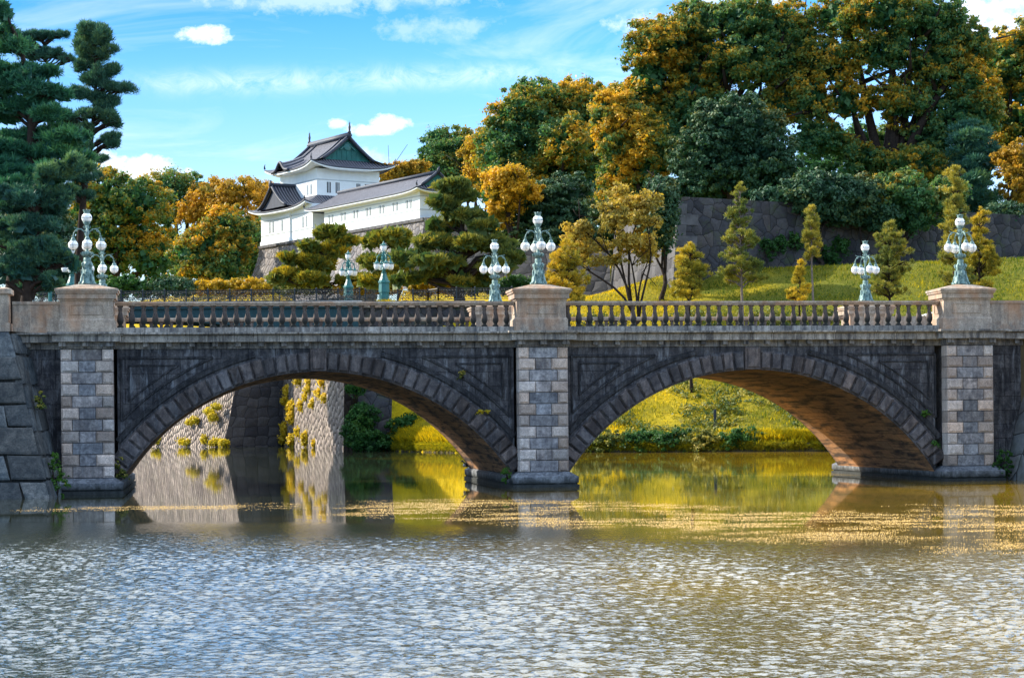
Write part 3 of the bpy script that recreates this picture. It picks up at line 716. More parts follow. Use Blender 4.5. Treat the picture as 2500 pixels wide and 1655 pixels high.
# tall bastion at the right
K0, K1, K2 = np.array([9.6, 209., 11.]), np.array([14.15, 178.6, 12.2]), np.array([80., 210.5, 12.])
bw_ = wall_thing('bastion_wall', 'tall dark fortress wall of fitted stones above the grass slope on the right',
           [('lit_face', M['ashlar_dark'], [K0, K1], [top(K0, 1.2, 1, 22.), top(K1, .75, .9, 22.15)]), ('shaded_face', M['rub_dark'], [K1, K2], [top(K1, .75, .9, 22.15), top(K2, 0, 1.2, 21.7)])])
mb = MB(); l0 = np.array(bw_.location)                  # long and short corner stones and coping
dr = (K2 - K1) / np.linalg.norm(K2 - K1); dl = (K0 - K1) / np.linalg.norm(K0 - K1)
def corner_stones(P, Ptop, drr, dll, z0, z1, h, parent, lo, mat):
    mb = MB(); k = 0; z = z0
    while z < z1 - .2:
        t0, t1 = (z - P[2]) / (Ptop[2] - P[2]), (min(z + h, z1) - P[2]) / (Ptop[2] - P[2])
        f_ = lambda t: P[:2] + (Ptop[:2] - P[:2]) * (1 - (1 - t) ** 1.35)
        ra, la = (2.2, 1.0) if k % 2 else (1.0, 2.2)
        out = -(drr + dll)[:2]; out = out / np.linalg.norm(out) * .10
        c0, c1 = f_(t0) + out, f_(t1) + out; zz1 = min(z + h, z1) - .03
        v = [(c0[0], c0[1], z), (c0[0] + drr[0] * ra, c0[1] + drr[1] * ra, z), (c0[0] + dll[0] * la, c0[1] + dll[1] * la, z),
             (c1[0], c1[1], zz1), (c1[0] + drr[0] * ra, c1[1] + drr[1] * ra, zz1), (c1[0] + dll[0] * la, c1[1] + dll[1] * la, zz1)]
        mb.add([np.array(q) - lo for q in v], [(0, 1, 4, 3), (2, 0, 3, 5), (3, 4, 5)]); z += h; k += 1
    mb.build('corner_stones', mat, parent)
corner_stones(K1, top(K1, .75, .9, 22.15), dr, dl, 13., 22.2, .95, bw_, l0, M['corner'])
W2 = wall_thing('retaining_wall', 'low dark retaining wall behind the cherry tree and middle lamps', [('front_face', M['ashlar_dark'], [np.array([-6., 214., 11.]), np.array([10.4, 207, 11.])], [np.array([-6., 216., 20.6]), np.array([10.2, 208.6, 20.6])])])

# ------------------------------------------------------------------ lamps of the stone bridge
def make_lamp(name, label, mat):
    root = thing(name, label, 'street lamp')
    b = MB()
    b.lathe([(.27, 0), (.27, .05), (.235, .09), (.225, .20), (.20, .34), (.165, .56), (.155, .66), (.175, .72), (.13, .78), (.105, .82), (.115, .86), (.115, .92), (.10, .96)], 16, sq=.10)
    for k in range(4):                                # scrolled feet and shoulder volutes
        a = math.pi / 4 + k * math.pi / 2; ca, sa = math.cos(a), math.sin(a)
        b.tube([(ca * r, sa * r, z) for r, z in ((.20, .40), (.25, .26), (.27, .15), (.31, .07), (.345, .04), (.35, .085), (.315, .10))], [.03, .04, .045, .045, .04, .03, .02], 7)
        b.tube([(ca * r, sa * r, z) for r, z in ((.15, .56), (.20, .66), (.225, .74), (.19, .78), (.165, .73))], [.025, .035, .04, .03, .02], 7)
        a = k * math.pi / 2; ca, sa = math.cos(a), math.sin(a)   # cartouches
        b.lathe([(.0001, -.012), (.07, -.01), (.085, 0), (.07, .012), (.0001, .014)], 12, (0, 0, 0))
        n0 = len(b.v) - 60
        for i in range(n0, len(b.v)):
            x, y, z = b.v[i]; b.v[i] = ((.205 + z) * ca - x * .8 * sa, (.205 + z) * sa + x * .8 * ca, .40 + y * 1.9 - z * .2)
        b.tube([(ca * r - sa * t, sa * r + ca * t, z) for r, z, t in ((.26, .03, -.09), (.275, .07, -.05), (.285, .03, 0), (.275, .07, .05), (.26, .03, .09))], .028, 6)
    b.build('base', mat, root, True)
    s = MB()
    s.lathe([(.09, .95), (.075, .99), (.11, 1.02), (.155, 1.06), (.165, 1.10), (.13, 1.15), (.07, 1.18), (.05, 1.22), (.045, 1.45), (.04, 1.66), (.06, 1.72), (.085, 1.80), (.07, 1.90), (.055, 1.98), (.085, 2.02), (.06, 2.06), (.075, 2.10), (.12, 2.17), (.13, 2.20)], 14)
    for k in range(8):
        a = k * math.pi / 4
        s.tube([(math.cos(a) * r, math.sin(a) * r, z) for r, z in ((.12, 1.02), (.185, 1.06), (.20, 1.12), (.165, 1.155), (.145, 1.11))], [.022, .028, .028, .022, .014], 6)
    s.build('shaft', mat, root, True)
    RA_, GZ_, GR = .475, 1.395, .172
    def globe(c, r, top):
        m_ = MB(); m_.sphere(c, r, 20, 12); gl = m_.build('globe', M['globe'], root, True)
        bd = MB()
        for w in range(2 if not top else 1):
            pts = []
            for k in range(25):
                a = 2 * math.pi * k / 24
                pts.append((c[0] + (r + .002) * math.cos(a), c[1] + (r + .002) * math.sin(a), c[2]) if w == 0 else (c[0], c[1] + (r + .002) * math.cos(a), c[2] + (r + .002) * math.sin(a)))
            bd.tube(pts, .005, 5, False)
            if w: bd.tube([(p[0] + (p[1] - c[1]), c[1], p[2]) for p in pts], .005, 5, False)
        bd.build('globe_band', M['bronze_dark'], gl, True)
        h = MB()
        if top:
            h.lathe([(.135, -.135), (.14, -.12), (.13, -.11)], 14, c)
            h.lathe([(.095, r * .80), (.10, r * .95), (.105, r + .05), (.12, r + .085), (.10, r + .09)], 14, c)
            for k in range(8):
                a = k * math.pi / 4; h.tube([(c[0] + math.cos(a) * q, c[1] + math.sin(a) * q, c[2] + r + z) for q, z in ((.10, .05), (.118, .09), (.13, .115))], [.022, .018, .006], 5)
            h.lathe([(.03, r + .05), (.02, r + .12), (.001, r + .135)], 8, c)
            for k in range(4):
                a = k * math.pi / 2 + math.pi / 4; h.sphere((c[0] + math.cos(a) * r, c[1] + math.sin(a) * r, c[2] + .02), .028, 8, 6)
        else:
            h.lathe([(.098, r * .80), (.10, r * .90), (.085, r * 1.1), (.05, r * 1.45), (.03, r * 1.75), (.045, r * 1.80), (.05, r * 1.88), (.02, r * 1.95)], 12, c)
            h.lathe([(.02, -r - .035), (.035, -r - .02), (.05, -r + .012), (.03, -r + .03)], 10, c)
        h.build('globe_cap', mat, gl, True)
    globe((0, 0, 2.345), .182, True)
    for k in range(4):
        a = k * math.pi / 2 + R(4); ca, sa = math.cos(a), math.sin(a)
        arm = MB()
        arm.tube([(ca * r, sa * r, z) for r, z in ((.03, 1.72), (.10, 1.88), (.20, 1.955), (.30, 1.96), (.39, 1.90), (.45, 1.81), (.475, 1.70), (.475, 1.66))], [.022, .026, .026, .024, .022, .02, .018, .018], 7)
        arm.tube([(ca * r, sa * r, z) for r, z in ((.26, 1.965), (.33, 1.975), (.40, 1.985), (.445, 2.02))], [.016, .018, .014, .006], 6)
        arm.tube([(ca * r, sa * r, z) for r, z in ((.06, 1.95), (.12, 2.03), (.10, 2.07), (.06, 2.05))], [.014, .016, .014, .008], 6)
        arm.tube([(ca * r, sa * r, z) for r, z in ((.33, 1.95), (.33, 1.90), (.37, 1.86), (.39, 1.885))], [.012, .014, .012, .006], 5)
        arm.build('arm', mat, root, True)
        globe((ca * RA_, sa * RA_, GZ_), GR, False)
    return root
lampA = make_lamp('bridge_lamp', 'five globe bronze lamp on the middle pedestal of the near balustrade', M['bronze'])
GRP = 'bronze lamps on the stone bridge pedestals'; lampA['group'] = GRP
for s0, y0, lb in ((0, 0, None), (-16, 0, 'five globe bronze lamp on the near left end pedestal of the stone bridge'), (16, 0, 'five globe bronze lamp on the near pedestal at the right end of the stone bridge'),
                   (-16, WB, 'five globe lamp half hidden behind the big lamp on the left pedestal'), (0, WB, 'five globe lamp on the far side of the bridge, just left of the middle pedestal'),
                   (16, WB, 'five globe lamp rising behind the right stretch of balustrade on its far side')):
    l = lampA if lb is None else copy_tree(lampA)
    p = b2w(s0, y0, 7.285); l.location = p; l.rotation_euler = (0, 0, TH + (0 if y0 == 0 else R(1)))
    if lb: l['label'] = lb

# ------------------------------------------------------------------ iron bridge behind
IY = 172.
deckz = 12.62
iron = thing('iron_bridge', 'dark teal iron bridge behind the stone bridge with an ornate black railing', 'bridge', (-12.6, IY, deckz), R(1.2))
gd = MB(); L0 = -58.
gd.box(L0, 0, -.12, .1, -.42, .0); gd.box(L0, 0, -.30, .12, -.06, .05)
gd.box(L0, 0, .1, 8.9, -.35, -.02); gd.box(L0, 0, 8.9, 9.1, -.42, .0)
gd.build('deck_girder', M['girder'], iron)
wh = MB(); wh.box(L0, 0, -.33, -.28, .05, .12); wh.build('kerb', M['white_paint'], iron)
for y_ in (.2, 3., 5.9, 8.7):
    ribs = MB()
    span = 46.; xs = np.linspace(-span, 0, 41); zz = -1.2 - 2.6 * ((xs + span / 2) / (span / 2)) ** 2 * .9
    for i in range(40):
        ribs.add([(xs[i], y_ - .1, zz[i]), (xs[i + 1], y_ - .1, zz[i + 1]), (xs[i + 1], y_ - .1, -.42), (xs[i], y_ - .1, -.42), (xs[i], y_ + .1, zz[i]), (xs[i + 1], y_ + .1, zz[i + 1]), (xs[i + 1], y_ + .1, -.42), (xs[i], y_ + .1, -.42)],
                 [(0, 1, 2, 3), (7, 6, 5, 4), (1, 0, 4, 5)])
    ribs.build('arch_girder', M['girder'], iron)
def railing(parent, P, Q, npost, h=1.02, ornate=True, near=True):
    """ornate iron railing from P to Q (local x y z); posts and one mesh of scrollwork panels"""
    P, Q = np.array(P, float), np.array(Q, float); L = np.linalg.norm(Q - P); u = (Q - P) / L
    pr_ = MB(); pr_.tube([P + [0, 0, h], Q + [0, 0, h]], .035, 6); pr_.tube([P + [0, 0, h * .84], Q + [0, 0, h * .84]], .022, 5); pr_.tube([P + [0, 0, .10], Q + [0, 0, .10]], .028, 5)
    r_ = pr_.build('rail', M['iron'], parent)
    sc = MB(); n = max(1, int(round(L / 1.0)))
    for k in range(n):
        c0 = P + u * (L * (k + .5) / n); w = L / n
        def circ(dx_, dz_, rad, a0=0, a1=360, t=.02, m=9):
            sc.tube([c0 + u * (dx_ + rad * math.cos(R(a_))) + np.array([0, 0, dz_ + rad * math.sin(R(a_))]) for a_ in np.linspace(a0, a1, m)], t, 4, False)
        circ(0, h * .47, w * .26, t=.028); circ(0, h * .47, w * .13, t=.02)
        for sx_ in (-1, 1):
            for sz_ in (-1, 1): circ(sx_ * w * .36, h * (.47 + .23 * sz_), w * .13, 0, 320, .024)
            circ(sx_ * w * .40, h * .47, w * .09, t=.022); circ(sx_ * w * .14, h * .915, w * .075, t=.018); circ(sx_ * w * .38, h * .915, w * .075, t=.018)
        sc.tube([c0 + u * (-w * .5) + np.array([0, 0, h * .12]), c0 + np.array([0, 0, h * .47]), c0 + u * (w * .5) + np.array([0, 0, h * .82])], .016, 4, False)
        sc.tube([c0 + u * (w * .5) + np.array([0, 0, h * .12]), c0 + np.array([0, 0, h * .47]), c0 + u * (-w * .5) + np.array([0, 0, h * .82])], .016, 4, False)
    sc.build('scrollwork', M['iron'], parent)
    for k in range(npost + 1):
        c0 = P + u * (L * k / npost)
        pt_ = MB(); pt_.box(c0[0] - .055, c0[0] + .055, c0[1] - .055, c0[1] + .055, c0[2], c0[2] + h + .03); pt_.sphere((c0[0], c0[1], c0[2] + h + .08), .075, 8, 6)
        pt_.build('post', M['iron'], parent)
railing(iron, (-46., -.2, .08), (-.2, -.2, .08), 25)
railing(iron, (-46., 8.9, .08), (-.2, 8.9, .08), 12)
fence = thing('iron_fence', 'ornate black iron fence on the stone coping right of the iron bridge', 'fence', (-12.4, IY + 1.0, deckz + .1))
railing(fence, (0, .0, 0), (1.4, 1.2, 0), 1); railing(fence, (1.4, 1.2, 0), (5.3, 1.2, 0), 3); railing(fence, (5.3, 1.2, 0), (6.2, .2, .06), 1); railing(fence, (6.2, .2, .06), (12.5, .2, .06), 4)

def make_iron_lamp(name, label):
    root = thing(name, label, 'street lamp'); mt = M['teal']
    b = MB(); b.lathe([(.56, -1.5), (.56, -1.35), (.46, -1.3), (.44, -.05), (.50, 0), (.46, .75), (.53, .80), (.52, .95), (.42, 1.02), (.38, 1.15), (.32, 1.28), (.27, 1.45), (.22, 1.60), (.26, 1.66), (.20, 1.72)], 8, rot=R(22.5))
    b.build('base', mt, root)
    s = MB(); s.lathe([(.18, 1.70), (.13, 1.85), (.19, 1.95), (.14, 2.02), (.11, 2.2), (.10, 2.75), (.16, 2.85), (.20, 3.0), (.15, 3.2), (.20, 3.3), (.12, 3.4), (.17, 3.48)], 12); s.build('shaft', mt, root, True)
    def gl(c):
        m_ = MB(); m_.lathe([(.14, -.28), (.20, -.24), (.255, -.08), (.275, .07), (.255, .19), (.20, .25)], 16, c); o_ = m_.build('globe', M['globe'], root, True)
        h = MB(); h.lathe([(.34, .23), (.34, .27), (.18, .32), (.12, .40), (.06, .50), (.05, .56), (.01, .62)], 12, c); h.lathe([(.10, -.30), (.13, -.25), (.09, -.24)], 10, c)
        h.build('globe_cap', mt, o_, True)
    gl((0, 0, 3.78))
    for k in range(4):
        a = k * math.pi / 2 + R(23); ca, sa = math.cos(a), math.sin(a)
        ar = MB(); ar.tube([(ca * r, sa * r, z) for r, z in ((.10, 3.12), (.26, 3.22), (.44, 3.18), (.57, 3.04), (.62, 2.88), (.62, 2.62))], [.05, .055, .055, .05, .045, .04], 6)
        ar.tube([(ca * r, sa * r, z) for r, z in ((.12, 3.3), (.22, 3.42), (.34, 3.42), (.36, 3.32), (.28, 3.30))], [.03, .04, .035, .03, .02], 6)
        ar.build('arm', mt, root, True); gl((ca * .62, sa * .62, 2.22))
    return root
il = make_iron_lamp('iron_bridge_lamp', 'smaller teal lamp with egg shaped globes, left of its taller twin by the pines')
il['group'] = 'teal lamps of the iron bridge'
def place_lamp(o, px, ptop, Y, scale):
    p = at(px, ptop, Y); o.location = (p[0], p[1], p[2] - 4.40 * scale); o.scale = (scale,) * 3
place_lamp(il, 850, 611, 186, .96)
o = copy_tree(il); o['label'] = 'taller teal lamp with egg shaped globes at the right end of the iron bridge railing'; place_lamp(o, 936.5, 588.5, 173.6, 1.0)
o = copy_tree(il); o['label'] = 'teal lamp partly behind pine branches at the left end of the iron bridge'; place_lamp(o, 175, 594, 168, .98)
# low teal pier lamp post further left
pp = at(122, 690, 168); o = thing('gate_post', 'short teal post with a square cap left of the left pedestal behind the railing', 'post', (pp[0], pp[1], pp[2] - 2.))
mb = MB(); mb.lathe([(.22, 0), (.22, .3), (.16, .4), (.16, 1.7), (.26, 1.78), (.26, 1.95), (.12, 2.05)], 8); mb.build('shaft', M['teal'], o)

# ------------------------------------------------------------------ castle
CA = np.array([.548, -.836]); CA = CA / np.linalg.norm(CA); CB = np.array([.836, .548]); CB = CB / np.linalg.norm(CB)
P1 = np.array([-35.6, 290., 27.85]); CROT = math.atan2(CA[1], CA[0])
base = thing('castle_rampart', 'tall battered stone base carrying the white castle keep', 'stone wall', tuple(P1), CROT)
zb = -9.
uvwall('front_face', M['rub_castle'], [(-2.9, -2.9, zb), (46, -2.9, zb)], [(-.25, -.15, -.02), (46, -.15, -.02)], base, .5)
uvwall('end_face', M['rub_castle'], [(-2.9, 20, zb), (-2.9, -2.9, zb)], [(-.25, 20, -.02), (-.25, -.15, -.02)], base, .5)
uvwall('end_face', M['rub_castle'], [(46, -2.9, zb), (46, 14, zb)], [(45.9, -.15, -.02), (45.9, 14, -.02)], base, .3)
mb = MB(); mb.add([(-.25, -.15, -.03), (45.9, -.15, -.03), (45.9, 16, -.03), (-.25, 20, -.03)], [(0, 1, 2, 3)])
for k in range(27): mb.box(-.3 + k * 1.71, -.3 + k * 1.71 + 1.64, -.42, -.05, -.42, -.05)
mb.build('coping', M['corner'], base)

def window_pair(parent, x, y, z, w, h, face, n=2, dark=False, gap=.45):
    """face 'y': looks to -y; face 'x': looks to +x"""
    for k in range(n):
        mb = MB(); x0 = x + k * (w + gap)
        bars = MB()
        if face == 'y':
            mb.box(x0, x0 + w, y - .012, y + .05, z, z + h)
            for j in range(2): bars.box(x0 + w * (j + 1) / 3 - .03, x0 + w * (j + 1) / 3 + .03, y - .05, y - .013, z + .02, z + h - .02)
        else:
            mb.box(y - .05, y + .012, x0, x0 + w, z, z + h)
            for j in range(2): bars.box(y + .013, y + .05, x0 + w * (j + 1) / 3 - .03, x0 + w * (j + 1) / 3 + .03, z + .02, z + h - .02)
        o_ = mb.build('window', M['gap'] if dark else M['white_dim'], parent); bars.build('window_bars', M['white'], o_)

def roof_patch(mb, uvs, corner, nu=20, nv=8):
    """corner(u, v) -> xyz, v 0 eave .. 1 top; uv in metres"""
    b = len(mb.v); V = []
    for i in range(nu + 1):
        for j in range(nv + 1): V.append(corner(i / nu, j / nv))
    V = np.array(V); W_ = np.linalg.norm(V[(nu) * (nv + 1)] - V[0]); H_ = np.linalg.norm(V[nv] - V[0])
    mb.add(V, [(i * (nv + 1) + j, (i + 1) * (nv + 1) + j, (i + 1) * (nv + 1) + j + 1, i * (nv + 1) + j + 1) for i in range(nu) for j in range(nv)])
    e0 = np.array(corner(0, 0)); e1 = np.array(corner(1, 0)); ax = (e1 - e0) / np.linalg.norm(e1 - e0)
    for q in V: uvs.append(((q - e0) @ ax, H_ * 1.0 * ((q[2] - V[0][2]) / max(V[-1][2] - V[0][2], .1))))

def hip_side(e0, e1, t0, t1, ze, zt, up=.7, curve=1.35):
    """curved roof slope between eave line e0 e1 and top line t0 t1, corners swept up"""
    e0, e1, t0, t1 = (np.array(q, float) for q in (e0, e1, t0, t1))
    def f_(u, v):
        p = (e0 * (1 - u) + e1 * u) * (1 - v) + (t0 * (1 - u) + t1 * u) * v
        z = ze + (zt - ze) * v ** curve + up * abs(2 * u - 1) ** 3.5 * (1 - v) ** 1.5
        return (p[0], p[1], z)
    return f_
def under(mb, fs, drop=.22):
    """white eave underside following the eave line"""
    for f_ in fs:
        A_ = [np.array(f_(u, 0)) for u in np.linspace(0, 1, 21)]; B_ = [np.array(f_(u, .42)) for u in np.linspace(0, 1, 21)]
        lo1 = [p - [0, 0, .10] for p in A_]; lo2 = [p - [0, 0, .10 + drop] for p in A_]
        mb.strip(lo1, lo2)
        mb.strip(lo2, [(b_[0], b_[1], a_[2] - .40) for a_, b_ in zip(A_, B_)])
def eave_edge(mb, fs):
    for f_ in fs: mb.tube([np.array(f_(u, 0)) - [0, 0, .05] for u in np.linspace(0, 1, 21)], .10, 5)
def hips(mb, fs, r=.15):
    for f_, u in fs: mb.tube([np.array(f_(u, v)) + [0, 0, .12] for v in np.linspace(-.02, 1, 9)], [r * 1.2] + [r] * 8, 6)
def finial(mb, p, h):
    mb.lathe([(.22, 0), (.25, .15), (.14, .3), (.17, h * .45), (.08, h * .6), (.11, h * .7), (.03, h * .85), (.005, h)], 7, p)
    mb.tube([np.array(p) + [0, 0, .2], np.array(p) + [.22, 0, h * .45], np.array(p) + [.1, 0, h * .7], np.array(p) + [.25, 0, h * .85]], [.10, .10, .07, .02], 5)

keep = thing('castle_keep', 'white two storey castle keep with dark tiled curved roofs and green gable', 'castle', tuple(P1), CROT)
w = MB()
w.box(0, 8.92, 0, 12, 0, 4.6); w.box(8.92, 15.3, .25, 13.5, 0, 4.7); w.box(15.3, 19.4, 2.2, 12, 0, 4.2)
w.box(-.12, 8.95, -.12, 12, 0, .55); 
w.box(.2, 11.4, 3., 13., 4.6, 10.1);
w.build('wall', M['white'], keep)
w = MB(); w.box(.02, 8.9, -.05, .0, 3.33, 3.43); w.box(8.93, 15.3, .19, .25, 1.3, 1.4); w.box(8.93, 15.3, .19, .25, 3.48, 3.58); w.box(.02, 8.9, -.05, 0, 1.3, 1.4); w.box(.2, 11.45, 2.95, 3.0, 8.5, 8.6); w.box(11.4, 11.46, 2.95, 13., 8.5, 8.6)
w.build('plaster_band', M['band'], keep)
window_pair(keep, 2.4, 0, 1.6, .62, 1.55, 'y'); window_pair(keep, 6.3, 0, 1.6, .66, 1.5, 'y', 1)
window_pair(keep, 12.1, .25, 1.6, .62, 1.5, 'y')
window_pair(keep, 10.8, .25, 1.4, .3, .5, 'y', 1, True)
window_pair(keep, 17.3, 2.2, 1.5, .5, 1.4, 'y', 2, True, .2)
window_pair(keep, 8.3, 3., 6.6, .62, 1.4, 'y')
window_pair(keep, 4.6, 11.4, 6.75, .62, 1.5, 'x', 2, True, .75); window_pair(keep, 9.3, 11.4, 6.75, .62, 1.5, 'x', 2, True, .75)
# lower roof: skirt round the upper storey
tl = MB(); uvs = []; wu = MB(); ed = MB()
ex0, ex1, ey0, ey1 = -1.5, 14.9, -1.3, 14.6
L1 = hip_side((ex0, ey0), (ex1, ey0 + .6), (.2, 3.), (11.4, 3.), 4.45, 6.35, .75)
L2 = hip_side((ex1, ey0 + .6), (ex1, ey1), (11.4, 3.), (11.4, 13.), 4.45, 6.35, .75)
L3 = hip_side((ex0, ey1), (ex0, ey0), (.2, 13.), (.2, 3.), 4.45, 6.35, .75)
for f_ in (L1, L2, L3): roof_patch(tl, uvs, f_)
under(wu, (L1, L2, L3)); eave_edge(ed, (L1, L2, L3)); hips(ed, ((L1, 0), (L1, 1)))
for f_, u in ((L1, 0), (L1, 1)): ed.tube([np.array(f_(u, 0)) + q for q in ([0, 0, .1], [0, -.1, .4], [0, 0, .65])], [.14, .1, .03], 5)
lr = tl.build('lower_roof', M['tile'], keep, True, uvs); wu.build('eave_underside', M['white'], lr); ed.build('roof_ridge', M['ridge'], lr, True)
# gabled dormer over the front
tl = MB(); uvs = []; ed = MB()
gx0, gx1, gxm, gy0, gy1, ze, zt = .6, 9.4, 4.9, -.75, 3.2, 4.95, 8.05
for a_, b_ in ((gx0, gxm), (gx1, gxm)):
    f_ = (lambda a_, b_: lambda u, v: (a_ + (b_ - a_) * v, gy0 + (gy1 - gy0) * u if a_ > b_ else gy1 + (gy0 - gy1) * u, ze + (zt - ze) * v ** 1.5))(a_, b_)
    roof_patch(tl, uvs, f_, 8, 8)
    ed.tube([np.array((a_ + (b_ - a_) * v, gy0 - .06, ze + (zt - ze) * v ** 1.5 + .1)) for v in np.linspace(0, 1, 9)], .20, 6)
ed.tube([(gxm, gy0 - .2, zt + .2), (gxm, gy1, zt + .2)], .26, 6); ed.box(gxm - .3, gxm + .3, gy0 - .3, gy0 - .12, zt - .1, zt + .75)
gr_ = tl.build('dormer_roof', M['tile'], keep, True, uvs); ed.build('roof_ridge', M['ridge'], gr_, True)
gb = MB(); n = 12; vv = np.linspace(0, 1, n)
gb.strip([(gx0 + .5 + (gxm - gx0 - .5) * v, gy0 + .25, ze) for v in vv], [(gx0 + .5 + (gxm - gx0 - .5) * v, gy0 + .25, ze + (zt - ze) * .80 * v ** 1.5) for v in vv])
gb.strip([(gx1 - .5 + (gxm - gx1 + .5) * v, gy0 + .25, ze + (zt - ze) * .93 * v ** 1.5) for v in vv], [(gx1 - .5 + (gxm - gx1 + .5) * v, gy0 + .25, ze) for v in vv])
gb.build('gable_face', M['ridge'], gr_)
# upper roof, hipped and gabled
tl = MB(); uvs = []; wu = MB(); ed = MB()
ux0, ux1, uy0, uy1, ym = -1.4, 13.0, 1.35, 14.7, 8.15; zE, zR = 10.25, 14.7
gxa, gxb = .2, 10.9                                   # gable planes
def main_slope(ya, s_):
    vg = .42
    def f_(u, v):
        k_ = min(1., v / vg); xa = ux0 + (gxa - .6 - ux0) * k_; xb = ux1 + (gxb + .6 - ux1) * k_
        uu = u if s_ > 0 else 1 - u
        x = xa + (xb - xa) * uu; y = ya + (ym - ya) * v
        return (x, y, zE + (zR - zE) * v ** 1.45 + .85 * abs(2 * u - 1) ** 3.5 * (1 - v) ** 2)
    return f_
U1, U2 = main_slope(uy0, 1), main_slope(uy1, -1)
for f_ in (U1, U2): roof_patch(tl, uvs, f_, 28, 14)
vg = .42; yA, yB = uy0 + (ym - uy0) * vg, uy1 + (ym - uy1) * vg; zg = zE + (zR - zE) * vg ** 1.45
U3 = hip_side((ux1, uy0), (ux1, uy1), (gxb, yA), (gxb, yB), zE, zg, .85); U4 = hip_side((ux0, uy1), (ux0, uy0), (gxa, yB), (gxa, yA), zE, zg, .85)
for f_ in (U3, U4): roof_patch(tl, uvs, f_, 22, 8)
under(wu, (U1, U3, U4)); eave_edge(ed, (U1, U2, U3, U4)); hips(ed, ((U3, 0), (U3, 1), (U4, 0), (U4, 1)), .2)
for y_s in (uy0, uy1):                                # barge ridges
    for xg in (gxb + .45, gxa - .45):
        ed.tube([(xg, y_s + (ym - y_s) * v, zE + (zR - zE) * v ** 1.45 + .16) for v in np.linspace(.38, 1, 10)], .24, 6)
    for xg in (gxb - 1.6, gxa + 1.6):
        ed.tube([(xg, y_s + (ym - y_s) * v, zE + (zR - zE) * v ** 1.45 + .10) for v in np.linspace(.38, 1, 10)], .13, 6)
ed.tube([(gxa - .9, ym, zR + .25), (gxb + .9, ym, zR + .25)], .34, 6); ed.tube([(gxa - .9, ym, zR + .55), (gxb + .9, ym, zR + .55)], .18, 6)
for x_ in (gxa - .7, gxb + .7): finial(ed, (x_, ym, zR + .6), 1.75)
for f_, u in ((U1, 0), (U1, 1), (U3, 1)): ed.tube([np.array(f_(u, 0)) + q for q in ([0, 0, .1], [.1, -.1, .45], [.15, 0, .8])], [.15, .1, .03], 5)
# undulating gable in the front eave
kx = 3.7
def kara(u, v):
    x = kx - 2.6 + 5.2 * u; h_ = 1.25 * math.exp(-((x - kx) / 1.0) ** 2)
    return (x, uy0 - .15 + 3.4 * v, zE + .12 + h_ * (1 - .1 * v) + (zR - zE) * ((3.4 * v) / (ym - uy0)) ** 1.45 * .75)
roof_patch(tl, uvs, kara, 20, 5); ed.tube([np.array(kara(u, 0)) for u in np.linspace(0, 1, 21)], .22, 6)
ur = tl.build('upper_roof', M['tile'], keep, True, uvs); wu.build('eave_underside', M['white'], ur); ed.build('roof_ridge', M['ridge'], ur, True)
for xg, sg in ((gxb - .02, 1), (gxa + .02, -1)):
    gb = MB(); ys_ = np.linspace(yA, yB, 21)
    zt_ = [zE + (zR - zE) * (1 - abs(y - ym) / (ym - uy0)) ** 1.45 for y in ys_]
    a_, b_ = [(xg, y, zg - .05) for y in ys_], [(xg, y, z - .12) for y, z in zip(ys_, zt_)]
    gb.strip(a_, b_) if sg > 0 else gb.strip(b_, a_)
    if sg > 0:
        for k in range(9): y = yA + .8 + (yB - yA - 1.6) * k / 8; gb.box(xg, xg + .05, y - .03, y + .03, zg, zE + (zR - zE) * (1 - abs(y - ym) / (ym - uy0)) ** 1.45 - .6)
        gb.box(xg, xg + .12, yA + .3, yB - .3, zg - .02, zg + .12)
    g1 = gb.build('gable_face', M['copper'], ur)
    if sg > 0:
        gp = MB(); gp.lathe([(.001, 0), (.5, .02), (.6, .08), (.3, .12), (.001, .14)], 10)
        gp.v = [(xg + .08 + z, ym + x, zR - 1.25 + y * .9) for x, y, z in gp.v]; gp.tube([(xg + .15, ym - 1.2, zR - 1.75), (xg + .15, ym - .5, zR - 1.2), (xg + .15, ym, zR - .7), (xg + .15, ym + .5, zR - 1.2), (xg + .15, ym + 1.2, zR - 1.75)], .12, 5)
        gp.build('gable_pendant', M['teal'], g1)

gal = thing('castle_gallery', 'long low white castle gallery with a tiled roof, right of the keep', 'castle', tuple(P1), CROT)
w = MB(); w.box(19.2, 44.5, -.02, 5.2, 0, 3.65); 
w.build('wall', M['white'], gal)
w = MB(); w.box(19.2, 44.5, -.07, -.02, 2.73, 2.83); w.box(19.2, 44.5, -.07, -.02, 1.08, 1.18); w.box(44.5, 44.55, -.07, 5.2, 2.73, 2.83); w.box(44.5, 44.55, -.07, 5.2, 1.08, 1.18)
w.build('plaster_band', M['band'], gal)
for k in range(7): window_pair(gal, 20.35 + k * 3.45, -.02, 1.45, .56, 1.05, 'y', 2, False, .32)
tl = MB(); uvs = []; wu = MB(); ed = MB()
gx0, gx1, y0_, y1_, ym_, ze, zt = 15.4, 45.6, -1.05, 6.2, 2.6, 3.45, 5.75
hx = 2.0
def gsl(ya, s_):
    def f_(u, v):
        k_ = min(1., v / .4); xa = gx0 + 3.2 * v; xb = gx1 - hx * k_ * .55
        uu = u if s_ > 0 else 1 - u
        return (xa + (xb - xa) * uu, ya + (ym_ - ya) * v, ze + (zt - ze) * v ** 1.25 + .4 * abs(2 * u - 1) ** 8 * (1 - v) ** 2)
    return f_
G1, G2 = gsl(y0_, 1), gsl(y1_, -1)
for f_ in (G1, G2): roof_patch(tl, uvs, f_, 40, 8)
zg2 = ze + (zt - ze) * .4 ** 1.25
